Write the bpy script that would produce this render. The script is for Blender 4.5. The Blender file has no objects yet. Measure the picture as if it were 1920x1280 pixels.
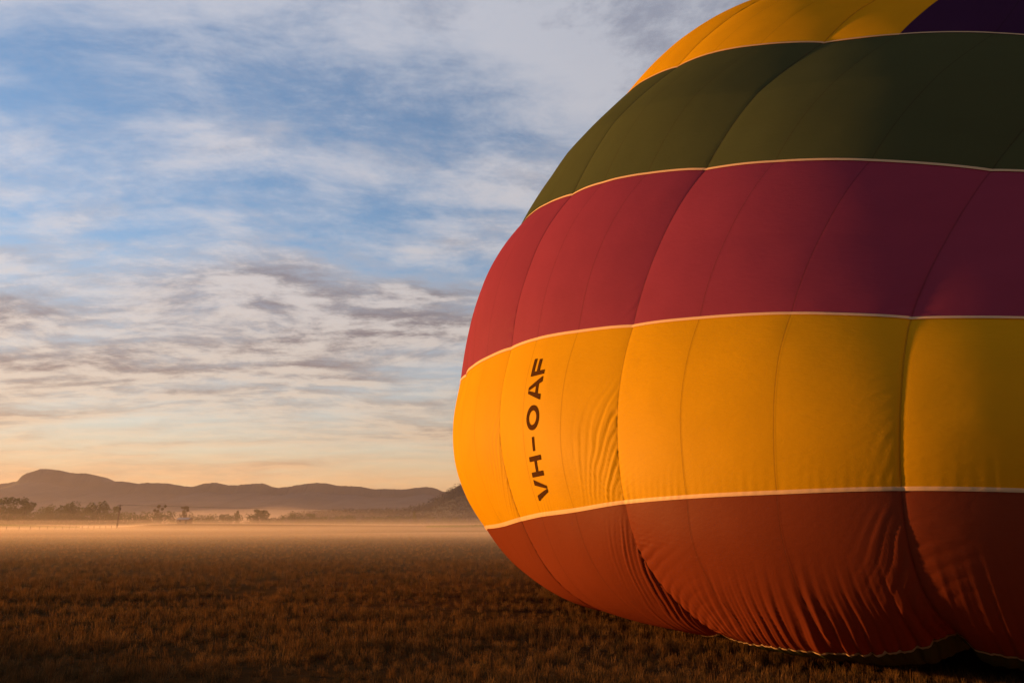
import bpy, bmesh, math, random
import numpy as np
from mathutils import Vector, Matrix

random.seed(7)
RNG = np.random.default_rng(11)
SC = bpy.context.scene
COL = SC.collection

# ------------------------------------------------------------------ camera
FPX, HOR, EYE = 1493.0, 978.0, 1.7          # focal length and eye level in pixels of the 1920 x 1280 photograph
PITCH = math.atan((HOR - 640) / FPX)
cam = bpy.data.cameras.new('camera')
cam_ob = bpy.data.objects.new('camera', cam)
COL.objects.link(cam_ob)
SC.camera = cam_ob
cam.sensor_width = 36.0
cam.lens = FPX / 1920 * 36
cam.clip_start, cam.clip_end = 0.1, 20000
cam_ob.location = (0, 0, EYE)
cam_ob.rotation_euler = (math.pi / 2 + PITCH, 0, 0)

# ------------------------------------------------------------------ light: low morning sun from the left, out of the frame
SUN_AZ, SUN_EL = math.radians(64), math.radians(4.2)     # azimuth to the left of the view
TO_SUN = Vector((-math.sin(SUN_AZ) * math.cos(SUN_EL), math.cos(SUN_AZ) * math.cos(SUN_EL), math.sin(SUN_EL)))
sun = bpy.data.lights.new('sun', 'SUN')
sun.energy = 5.0
sun.angle = math.radians(2.0)
sun.color = (1.0, 0.48, 0.13)
sun_ob = bpy.data.objects.new('sun', sun)
COL.objects.link(sun_ob)
sun_ob.rotation_euler = TO_SUN.to_track_quat('Z', 'Y').to_euler()

VS = SC.view_settings
VS.view_transform, VS.look, VS.gamma, VS.use_curve_mapping = 'Standard', 'None', 1.0, False
VS.exposure = 1.65

CY = SC.cycles
CY.use_denoising = True
CY.max_bounces, CY.diffuse_bounces, CY.transmission_bounces = 6, 3, 4
CY.volume_bounces, CY.transparent_max_bounces = 1, 12
CY.sample_clamp_indirect = 6.0


class Nodes:
    """Tiny helper to wire node trees."""
    def __init__(self, tree):
        self.t = tree
    def new(self, kind, **kw):
        n = self.t.nodes.new(kind)
        for k, v in kw.items():
            setattr(n, k, v)
        return n
    def put(self, sock, v):
        if isinstance(v, bpy.types.NodeSocket):
            self.t.links.new(v, sock)
        elif v is not None:
            sock.default_value = v
    def math(self, op, a, b=None, c=None, clamp=False):
        n = self.new('ShaderNodeMath', operation=op, use_clamp=clamp)
        for i, v in enumerate((a, b, c)):
            self.put(n.inputs[i], v)
        return n.outputs[0]
    def smooth(self, v, lo, hi, to0=0.0, to1=1.0):
        n = self.new('ShaderNodeMapRange', interpolation_type='SMOOTHSTEP')
        for k, x in zip(('Value', 'From Min', 'From Max', 'To Min', 'To Max'), (v, lo, hi, to0, to1)):
            self.put(n.inputs[k], x)
        return n.outputs[0]
    def mix(self, f, a, b, blend='MIX'):
        n = self.new('ShaderNodeMix', data_type='RGBA', blend_type=blend)
        self.put(n.inputs['Factor'], f)
        self.put(n.inputs['A'], a)
        self.put(n.inputs['B'], b)
        return n.outputs['Result']
    def noise(self, vec, scale, detail=4, rough=0.5, dist=0.0, w=None):
        n = self.new('ShaderNodeTexNoise', noise_dimensions='4D' if w is not None else '3D')
        self.put(n.inputs['Vector'], vec)
        if w is not None:
            n.inputs['W'].default_value = w
        for k, x in zip(('Scale', 'Detail', 'Roughness', 'Distortion'), (scale, detail, rough, dist)):
            self.put(n.inputs[k], x)
        return n.outputs['Fac']
    def mapping(self, vec, loc=(0, 0, 0), rot=(0, 0, 0), scale=(1, 1, 1)):
        n = self.new('ShaderNodeMapping')
        self.put(n.inputs['Vector'], vec)
        n.inputs['Location'].default_value = loc
        n.inputs['Rotation'].default_value = rot
        n.inputs['Scale'].default_value = scale
        return n.outputs[0]
    def ramp(self, f, stops):
        n = self.new('ShaderNodeValToRGB')
        self.put(n.inputs[0], f)
        e = n.color_ramp.elements
        while len(e) < len(stops):
            e.new(0.5)
        for el, (p, c) in zip(e, stops):
            el.position, el.color = p, (*c, 1) if len(c) == 3 else c
        return n.outputs[0]


# ------------------------------------------------------------------ sky: clear dawn air with streaks of high cloud
world = bpy.data.worlds.new('World')
SC.world = world
world.use_nodes = True
W = Nodes(world.node_tree)
bg = world.node_tree.nodes['Background']
sky = W.new('ShaderNodeTexSky', sky_type='NISHITA', sun_disc=False)
sky.sun_elevation, sky.sun_rotation = SUN_EL, -SUN_AZ
sky.air_density, sky.dust_density, sky.ozone_density = 1.0, 0.1, 3.0
STR = 0.092
bg.inputs[1].default_value = STR
gen = W.new('ShaderNodeTexCoord').outputs['Generated']
sep = W.new('ShaderNodeSeparateXYZ')
W.put(sep.inputs[0], gen)
dx, dy, dz = sep.outputs
zc = W.math("ADD", W.math("MAXIMUM", dz, 0.0), 0.13)
cmb = W.new('ShaderNodeCombineXYZ')
W.put(cmb.inputs[0], W.math('DIVIDE', dx, zc))
W.put(cmb.inputs[1], W.math('DIVIDE', dy, zc))
plane = cmb.outputs[0]                                     # the cloud deck seen in plan
def cloud_field(off):
    """Thickness of the cloud deck: broad masses, long wind-drawn fibres and small puffs."""
    p = W.mapping(plane, loc=off)
    warp = W.new('ShaderNodeTexNoise')
    W.put(warp.inputs['Vector'], p)
    warp.inputs['Scale'].default_value, warp.inputs['Detail'].default_value = 0.8, 3
    q = W.new('ShaderNodeVectorMath', operation='MULTIPLY_ADD')
    W.put(q.inputs[0], warp.outputs['Color'])
    q.inputs[1].default_value = (0.55, 0.55, 0)
    W.put(q.inputs[2], p)
    q = q.outputs[0]
    big = W.noise(W.mapping(q, rot=(0, 0, math.radians(ROT)), scale=(0.42, 0.95, 1)), 0.95, 4, 0.52)
    a = W.noise(W.mapping(q, rot=(0, 0, math.radians(ROT)), scale=(0.30, 1.0, 1)), 2.6, 10, 0.64)
    b = W.noise(W.mapping(q, rot=(0, 0, math.radians(ROT - 18)), scale=(0.80, 1.0, 1)), 5.5, 9, 0.68)
    s = W.math('MULTIPLY_ADD', a, 0.50, W.math('MULTIPLY', big, 0.80))
    return W.math('MULTIPLY_ADD', b, 0.34, s)
ROT = -45.0
OFF = (5.4, 20.25, 0.4)
f0 = cloud_field(OFF)
f1 = cloud_field((OFF[0] - 0.10, OFF[1] + 0.05, OFF[2]))     # the same deck a step towards the sun
low = W.smooth(dz, 0.14, 0.46, 1.0, 0.0)
thick = W.math('MULTIPLY_ADD', low, 0.07, f0)
cover = W.smooth(thick, 0.68, 0.97)
dense = W.smooth(W.math('MULTIPLY_ADD', low, 0.06, thick), 0.78, 1.03)
lit = W.smooth(W.math('SUBTRACT', f0, f1), -0.07, 0.06)
# colour of lit and shaded cloud by height above the horizon (the long path of the low light reddens them)
lit_col = W.ramp(dz, [(0.0, (0.80, 0.38, 0.13)), (0.045, (0.82, 0.46, 0.20)), (0.08, (0.80, 0.58, 0.36)), (0.14, (0.80, 0.68, 0.54)), (0.25, (0.76, 0.70, 0.66)), (0.36, (0.74, 0.72, 0.74)), (0.55, (0.64, 0.66, 0.73))])
shd_col = W.ramp(dz, [(0.0, (0.66, 0.37, 0.17)), (0.05, (0.58, 0.37, 0.20)), (0.10, (0.37, 0.265, 0.195)), (0.18, (0.25, 0.20, 0.195)), (0.28, (0.195, 0.175, 0.20)), (0.38, (0.25, 0.245, 0.295)), (0.6, (0.29, 0.32, 0.42))])
CK = 0.31 / STR
shade = W.math('MULTIPLY', W.math('SUBTRACT', 1.0, W.math('MULTIPLY', lit, 0.78)), W.math('MULTIPLY_ADD', dense, 0.70, 0.30))
cl_col = W.mix(shade, lit_col, shd_col)
# thin cloud scatters light forward: brighter towards the sun, dimmer away from it
dot = W.new('ShaderNodeVectorMath', operation='DOT_PRODUCT')
W.put(dot.inputs[0], gen)
dot.inputs[1].default_value = TO_SUN
phase = W.math('MULTIPLY', W.math('MULTIPLY_ADD', dot.outputs['Value'], 0.34, 0.80), CK)
pv = W.new('ShaderNodeCombineXYZ')
for i in range(3):
    W.put(pv.inputs[i], phase)
cl_col = W.mix(1.0, cl_col, pv.outputs[0], 'MULTIPLY')
base = W.mix(W.smooth(dz, 0.02, 0.32, 0.75, 0.05), sky.outputs[0], cl_col)
W.put(bg.inputs[0], W.mix(W.math('MULTIPLY', cover, 0.94), base, cl_col))


# ------------------------------------------------------------------ helpers
def at(px, py, dist):
    """World point seen at photo pixel (px, py), dist metres ahead of the camera."""
    vx, vu = (px - 960) / FPX, (640 - py) / FPX
    cp, sp = math.cos(PITCH), math.sin(PITCH)
    y, z = cp - vu * sp, sp + vu * cp
    s = dist / y
    return Vector((vx * s, dist, EYE + z * s))

def mesh_np(name, verts, faces, mats, parent=None, smooth=True, uv=None, link=True):
    """One mesh object from numpy arrays (quads or triangles)."""
    me = bpy.data.meshes.new(name)
    verts = np.asarray(verts, np.float32).reshape(-1, 3)
    faces = np.asarray(faces, np.int32)
    nv, (nf, k) = len(verts), faces.shape
    me.vertices.add(nv)
    me.vertices.foreach_set('co', verts.ravel())
    me.loops.add(nf * k)
    me.loops.foreach_set('vertex_index', faces.ravel())
    me.polygons.add(nf)
    me.polygons.foreach_set('loop_start', np.arange(0, nf * k, k, dtype=np.int32))
    me.polygons.foreach_set('loop_total', np.full(nf, k, np.int32))
    if smooth:
        me.polygons.foreach_set('use_smooth', np.ones(nf, bool))
    if uv is not None:
        l = me.uv_layers.new(name='UVMap')
        l.data.foreach_set('uv', np.asarray(uv, np.float32).reshape(-1, 2)[faces.ravel()].ravel())
    me.update(calc_edges=True)
    for m in (mats if isinstance(mats, (list, tuple)) else [mats]):
        me.materials.append(m)
    ob = bpy.data.objects.new(name, me)
    if link:
        COL.objects.link(ob)
    if parent:
        ob.parent = parent
    return ob

def grid_faces(nr, nc, wrap=False):
    i = np.arange(nr - 1)[:, None]
    j = np.arange(nc if wrap else nc - 1)[None, :]
    j2 = (j + 1) % nc
    return np.stack([i * nc + j, i * nc + j2, (i + 1) * nc + j2, (i + 1) * nc + j], -1).reshape(-1, 4)

class MB:
    """Collects boxes, tubes and loose quads into one mesh."""
    def __init__(self):
        self.v, self.f = [], []
    def box(self, cx, cy, cz, sx, sy, sz, m=None):
        b = len(self.v)
        for x in (-1, 1):
            for y in (-1, 1):
                for z in (-1, 1):
                    p = Vector((cx + x * sx / 2, cy + y * sy / 2, cz + z * sz / 2))
                    self.v.append(m @ p if m else p)
        for q in ((0, 1, 3, 2), (4, 6, 7, 5), (0, 4, 5, 1), (2, 3, 7, 6), (0, 2, 6, 4), (1, 5, 7, 3)):
            self.f.append([b + i for i in q])
        return self
    def tube(self, pts, radii, n=7):
        b = len(self.v)
        pts = [Vector(p) for p in pts]
        for i, p in enumerate(pts):
            d = (pts[min(i + 1, len(pts) - 1)] - pts[max(i - 1, 0)]).normalized()
            s = d.cross(Vector((0, 0, 1)) if abs(d.z) < .9 else Vector((1, 0, 0))).normalized()
            t = d.cross(s)
            for k in range(n):
                a = 2 * math.pi * k / n
                self.v.append(p + (s * math.cos(a) + t * math.sin(a)) * radii[i])
        for i in range(len(pts) - 1):
            for k in range(n):
                self.f.append([b + i * n + k, b + i * n + (k + 1) % n, b + (i + 1) * n + (k + 1) % n, b + (i + 1) * n + k])
        self.f.append([b + k for k in range(n)][::-1])
        e = b + (len(pts) - 1) * n
        self.f.append([e + k for k in range(n)])
        return self
    def quad(self, *p):
        b = len(self.v)
        self.v += [Vector(q) for q in p]
        self.f.append(list(range(b, b + len(p))))
        return self
    def build(self, name, mat, parent=None, smooth=False):
        me = bpy.data.meshes.new(name)
        me.from_pydata([tuple(p) for p in self.v], [], self.f)
        me.materials.append(mat)
        if smooth:
            me.polygons.foreach_set('use_smooth', np.ones(len(me.polygons), bool))
        me.update()
        ob = bpy.data.objects.new(name, me)
        COL.objects.link(ob)
        ob.parent = parent
        return ob

def empty(name, loc, rz=0.0):
    o = bpy.data.objects.new(name, None)
    COL.objects.link(o)
    o.location, o.rotation_euler = loc, (0, 0, rz)
    return o

def tag(o, label=None, cat=None, group=None, kind=None):
    for k_, v_ in (('label', label), ('category', cat), ('group', group), ('kind', kind)):
        if v_:
            o[k_] = v_
    return o

def vnoise(x, y, seed=0):
    """Smooth 2-D value noise in 0..1 (numpy)."""
    x, y = np.asarray(x, float), np.asarray(y, float)
    xi, yi = np.floor(x).astype(np.int64), np.floor(y).astype(np.int64)
    fx, fy = x - xi, y - yi
    fx, fy = fx * fx * (3 - 2 * fx), fy * fy * (3 - 2 * fy)
    def h(a, b):
        n = (a * 374761393 + b * 668265263 + seed * 1442695041) & 0xffffffff
        n = ((n ^ (n >> 13)) * 1274126177) & 0xffffffff
        return ((n ^ (n >> 16)) & 0xffff) / 65535.0
    return (h(xi, yi) * (1 - fx) + h(xi + 1, yi) * fx) * (1 - fy) + (h(xi, yi + 1) * (1 - fx) + h(xi + 1, yi + 1) * fx) * fy

def fbm(x, y, oct=4, seed=0, gain=0.5):
    s, a, t = 0, 1.0, 0
    for o in range(oct):
        s = s + a * vnoise(x * 2 ** o, y * 2 ** o, seed + o * 17)
        t += a
        a *= gain
    return s / t

def sstep(x, lo, hi):
    t = np.clip((np.asarray(x, float) - lo) / (hi - lo), 0, 1)
    return t * t * (3 - 2 * t)


# ------------------------------------------------------------------ materials
def material(name):
    m = bpy.data.materials.new(name)
    m.use_nodes = True
    t = m.node_tree
    t.nodes.clear()
    return m, Nodes(t), t.nodes.new('ShaderNodeOutputMaterial')

def simple(name, col, rough=0.85, var=0.25, scale=3.0, spec=0.2):
    m, n, out = material(name)
    b = n.new('ShaderNodeBsdfPrincipled')
    o = n.new('ShaderNodeTexCoord').outputs['Object']
    f = n.noise(o, scale, 5, 0.6)
    n.put(b.inputs['Base Color'], n.mix(f, (*[x * (1 - var) for x in col], 1), (*[min(1, x * (1 + var)) for x in col], 1)))
    b.inputs['Roughness'].default_value = rough
    b.inputs['Specular IOR Level'].default_value = spec
    n.put(out.inputs[0], b.outputs[0])
    return m

def fabric(name, col, trans=0.45, gloss=0.004):
    """Thin coated ripstop nylon: lets part of the light through."""
    m, n, out = material(name)
    uv = n.new('ShaderNodeUVMap', uv_map='UVMap').outputs[0]
    geo = n.new('ShaderNodeNewGeometry')
    soft = n.noise(n.mapping(uv, scale=(1, 1, 1)), 1.3, 4, 0.6, w=3.0)
    crink = n.noise(n.mapping(uv, rot=(0, 0, 0.5), scale=(1, 2.2, 1)), 7.0, 5, 0.62, 0.4, w=1.0)
    weave = n.noise(n.mapping(uv, scale=(1, 1, 1)), 90.0, 2, 0.6, w=2.0)
    colr = n.mix(soft, (*[x * 0.88 for x in col], 1), (*[min(1, x * 1.08) for x in col], 1))
    stain = n.smooth(n.noise(uv, 0.9, 6, 0.65, 0.6, w=7.0), 0.62, 0.80, 0.0, 0.16)
    colr = n.mix(stain, colr, (*[x * 0.55 for x in col], 1))
    bump = n.new('ShaderNodeBump')
    bump.inputs['Strength'].default_value = 0.35
    bump.inputs['Distance'].default_value = 0.02
    n.put(bump.inputs['Height'], n.math('ADD', n.math('MULTIPLY', crink, 0.5), n.math('MULTIPLY', weave, 0.05)))
    d, tr, g = n.new('ShaderNodeBsdfDiffuse'), n.new('ShaderNodeBsdfTranslucent'), n.new('ShaderNodeBsdfGlossy')
    g.inputs['Roughness'].default_value = 0.55
    g.inputs['Color'].default_value = (0.9, 0.85, 0.8, 1)
    for s in (d, tr):
        n.put(s.inputs['Color'], colr)
    for s in (d, tr, g):
        n.put(s.inputs['Normal'], bump.outputs[0])
    a, b = n.new('ShaderNodeMixShader'), n.new('ShaderNodeMixShader')
    a.inputs[0].default_value = trans
    n.put(a.inputs[1], d.outputs[0]); n.put(a.inputs[2], tr.outputs[0])
    b.inputs[0].default_value = gloss
    n.put(b.inputs[1], a.outputs[0]); n.put(b.inputs[2], g.outputs[0])
    n.put(out.inputs[0], b.outputs[0])
    return m

def leaf_mat(name, col, trans=0.3):
    m, n, out = material(name)
    o = n.new('ShaderNodeTexCoord').outputs['Object']
    f = n.noise(o, 1.1, 3, 0.6)
    cc = n.mix(f, (*[x * .6 for x in col], 1), (*[x * 1.35 for x in col], 1))
    d, tr, a = n.new('ShaderNodeBsdfDiffuse'), n.new('ShaderNodeBsdfTranslucent'), n.new('ShaderNodeMixShader')
    n.put(d.inputs[0], cc); n.put(tr.inputs[0], cc)
    a.inputs[0].default_value = trans
    n.put(a.inputs[1], d.outputs[0]); n.put(a.inputs[2], tr.outputs[0])
    n.put(out.inputs[0], a.outputs[0])
    return m

def volume_mat(name, density, col=(1, 1, 1), g=0.35):
    m, n, out = material(name)
    v = n.new('ShaderNodeVolumePrincipled')
    v.inputs['Color'].default_value = (*col, 1)
    v.inputs['Density'].default_value = density
    v.inputs['Anisotropy'].default_value = g
    n.put(out.inputs['Volume'], v.outputs[0])
    return m

M_YELLOW = fabric('yellow_nylon', (0.64, 0.325, 0.001))
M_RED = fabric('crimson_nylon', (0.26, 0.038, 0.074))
M_RED_BOUNCE = fabric('red_nylon_ground_bounce', (0.19, 0.036, 0.012))  # red cloth of the lower band, warm ground bounce put into its colour
M_GREEN = fabric('green_nylon', (0.055, 0.064, 0.023), 0.34)
M_PURPLE = fabric('purple_nylon', (0.034, 0.008, 0.034), 0.22)
M_TAPE = fabric('pale_webbing', (0.62, 0.38, 0.20), 0.25, 0.01)
M_INK = fabric('brown_lettering', (0.050, 0.019, 0.005), 0.05, 0.0)

m, n, out = material('seam_thread')
tp, df, mx = n.new('ShaderNodeBsdfTransparent'), n.new('ShaderNodeBsdfDiffuse'), n.new('ShaderNodeMixShader')
df.inputs[0].default_value = (0.05, 0.02, 0.012, 1)
mx.inputs[0].default_value = 0.24
n.put(mx.inputs[1], tp.outputs[0]); n.put(mx.inputs[2], df.outputs[0]); n.put(out.inputs[0], mx.outputs[0])
M_SEAM = m


# ------------------------------------------------------------------ terrain
def ground_z(x, y):
    x, y = np.asarray(x, float), np.asarray(y, float)
    r = np.hypot(x, y)
    z = 0.05 * (fbm(x / 9 + 40, y / 9 + 40, 3, 5) - 0.5) * sstep(r, 3, 20)
    z = z - 0.38 * sstep(y, 60, 230)
    # low rise that carries the shed, running on to the right
    u = x / np.maximum(y, 1) * FPX + 960                     # bearing as a photo column
    crest = np.interp(u, [120, 245, 300, 350, 480, 700, 960, 1300], [0, 0.15, 1.15, 1.48, 1.30, 0.95, 0.80, 0.60])
    z = z + crest * np.exp(-((y - 300) / 36.0) ** 2) * (y > 0)
    # misty hollow, then the land climbs slowly to the hills
    z = z - 1.8 * sstep(y, 318, 380) * (1 - sstep(y, 520, 900))
    z = z + 0.8 * (fbm(x / 120, y / 120, 3, 9) - 0.5) * sstep(r, 250, 420)
    z = z + 14 * sstep(r, 900, 2400)
    return z

m, n, out = material('dry_field')
b = n.new('ShaderNodeBsdfPrincipled')
P_ = n.new('ShaderNodeNewGeometry').outputs['Position']
big = n.noise(n.mapping(P_, scale=(0.35, 1, 1)), 0.12, 5, 0.6)
fine = n.noise(P_, 2.2, 6, 0.65)
grit = n.noise(P_, 22.0, 3, 0.6)
colr = n.mix(n.smooth(big, 0.35, 0.65), (0.055, 0.025, 0.008, 1), (0.034, 0.020, 0.007, 1))
colr = n.mix(n.smooth(fine, 0.45, 0.75), colr, (0.070, 0.035, 0.012, 1))
colr = n.mix(n.smooth(grit, 0.50, 0.70, 0, 0.7), colr, (0.030, 0.018, 0.009, 1))
n.put(b.inputs['Base Color'], colr)
b.inputs['Roughness'].default_value = 1.0
b.inputs['Specular IOR Level'].default_value = 0.0
bp = n.new('ShaderNodeBump')
bp.inputs['Strength'].default_value = 0.7
bp.inputs['Distance'].default_value = 0.12
n.put(bp.inputs['Height'], n.math('ADD', fine, n.math('MULTIPLY', grit, 0.4)))
n.put(b.inputs['Normal'], bp.outputs[0])
n.put(out.inputs[0], b.outputs[0])
M_FIELD = m

RAD = 3300.0
rr = np.concatenate([[0.0], np.geomspace(1.5, RAD, 330)])
aa = np.linspace(0, 2 * np.pi, 360, endpoint=False)
RR, AA = np.meshgrid(rr, aa, indexing='ij')
gx, gy = RR * np.sin(AA), RR * np.cos(AA)
ground = mesh_np('ground', np.stack([gx, gy, ground_z(gx, gy)], -1), grid_faces(len(rr), len(aa), True)[:, ::-1], M_FIELD)
tag(ground, 'flat dry brown grass field running to the hills', kind='structure')

# ------------------------------------------------------------------ hills
M_HILL = simple('bush_covered_slope', (0.018, 0.017, 0.016), 0.95, 0.5, 0.02)
M_SPUR = simple('dark_wooded_slope', (0.010, 0.010, 0.010), 0.95, 0.3, 0.05)
def ridge(name, outline, dist, front, back, label, seed, jit, relief, mat=None):
    xs = np.array([p[0] for p in outline], float)
    ys = np.array([p[1] for p in outline], float)
    px = np.linspace(xs[0], xs[-1], 1500)
    top = np.interp(px, xs, ys)
    X = (px - 960) / FPX * dist / (math.cos(PITCH) + 0.2 * 0)        # columns spread sideways at the ridge distance
    X = np.array([at(p, t, dist).x for p, t in zip(px, top)])
    Z = np.array([at(p, t, dist).z for p, t in zip(px, top)])
    Z = Z + jit * (fbm(px * 0.45, px * 0 + seed, 3, seed, .7) - 0.5) * 2
    t = np.concatenate([np.concatenate([np.linspace(0, .9, 36), np.linspace(.9, 1, 13)[1:]]), np.linspace(1, 2, 24)[1:]])
    prof = np.where(t <= 1, 0.78 * t ** 1.4 + 0.22 * sstep(t, 0.93, 1.0), np.cos((t - 1) * np.pi / 2) ** 1.2)
    Y = np.where(t <= 1, dist - front * (1 - t), dist + back * (t - 1))
    XX, TT = np.meshgrid(X, t, indexing='xy')
    YY = np.repeat(Y[:, None], len(X), 1)
    n1 = fbm(XX / relief + 3, YY / relief + seed, 5, seed) - 0.5
    edge = np.clip(np.abs(TT - 1) * 4, 0, 1)
    base = ground_z(XX, YY) - 4
    H = Z[None, :] - base
    ZZ = base + H * np.clip(prof[:, None] + 0.42 * n1 * edge * np.clip(TT * 3, 0, 1), 0, 0.97 if False else 2) 
    ZZ = np.where(TT == 1, Z[None, :], np.minimum(ZZ, base + H * np.maximum(prof[:, None] + 0.02, 0) + 0.0 * H))
    ob = mesh_np(name, np.stack([XX, YY, ZZ], -1), grid_faces(len(t), len(X)), mat or M_HILL)
    return tag(ob, label, kind='structure')

RANGE = [(-350, 915), (-150, 914), (0, 907), (25, 903), (42, 899), (45, 890), (50, 887), (60, 884), (75, 879), (87, 879), (97, 881), (107, 881),
         (130, 886), (160, 887), (175, 890), (187, 896), (198, 902), (230, 902), (258, 906.5), (275, 904.5), (310, 905.5), (345, 911), (362, 912),
         (380, 906.5), (405, 904), (425, 909), (440, 909.5), (455, 908), (478, 906), (492, 906), (505, 911.5), (520, 914), (545, 911.5), (565, 907.5),
         (595, 904.5), (612, 905.5), (630, 910), (660, 911), (680, 912.5), (700, 916.5), (720, 916), (740, 916.5), (760, 917), (780, 914), (800, 912),
         (815, 914.5), (828, 920), (850, 924), (1000, 915), (1300, 905), (1750, 915)]
ridge('mountain_range', RANGE, 2300.0, 700.0, 600.0, 'long hazy mountain range with a flat-topped bluff at one end', 3, 1.6, 170.0)
SPUR = [(560, 962), (620, 959), (700, 957.5), (740, 956.5), (760, 953.5), (790, 947), (810, 940), (830, 929), (845, 919.5), (857, 911), (890, 898), (940, 884),
        (1050, 872), (1250, 868), (1500, 880), (1900, 930)]
ridge('wooded_hill', SPUR, 1150.0, 330.0, 300.0, 'dark wooded hill rising behind the balloon', 8, 1.0, 60.0, M_SPUR)
tag(bpy.data.objects['wooded_hill'], kind='structure')


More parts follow.
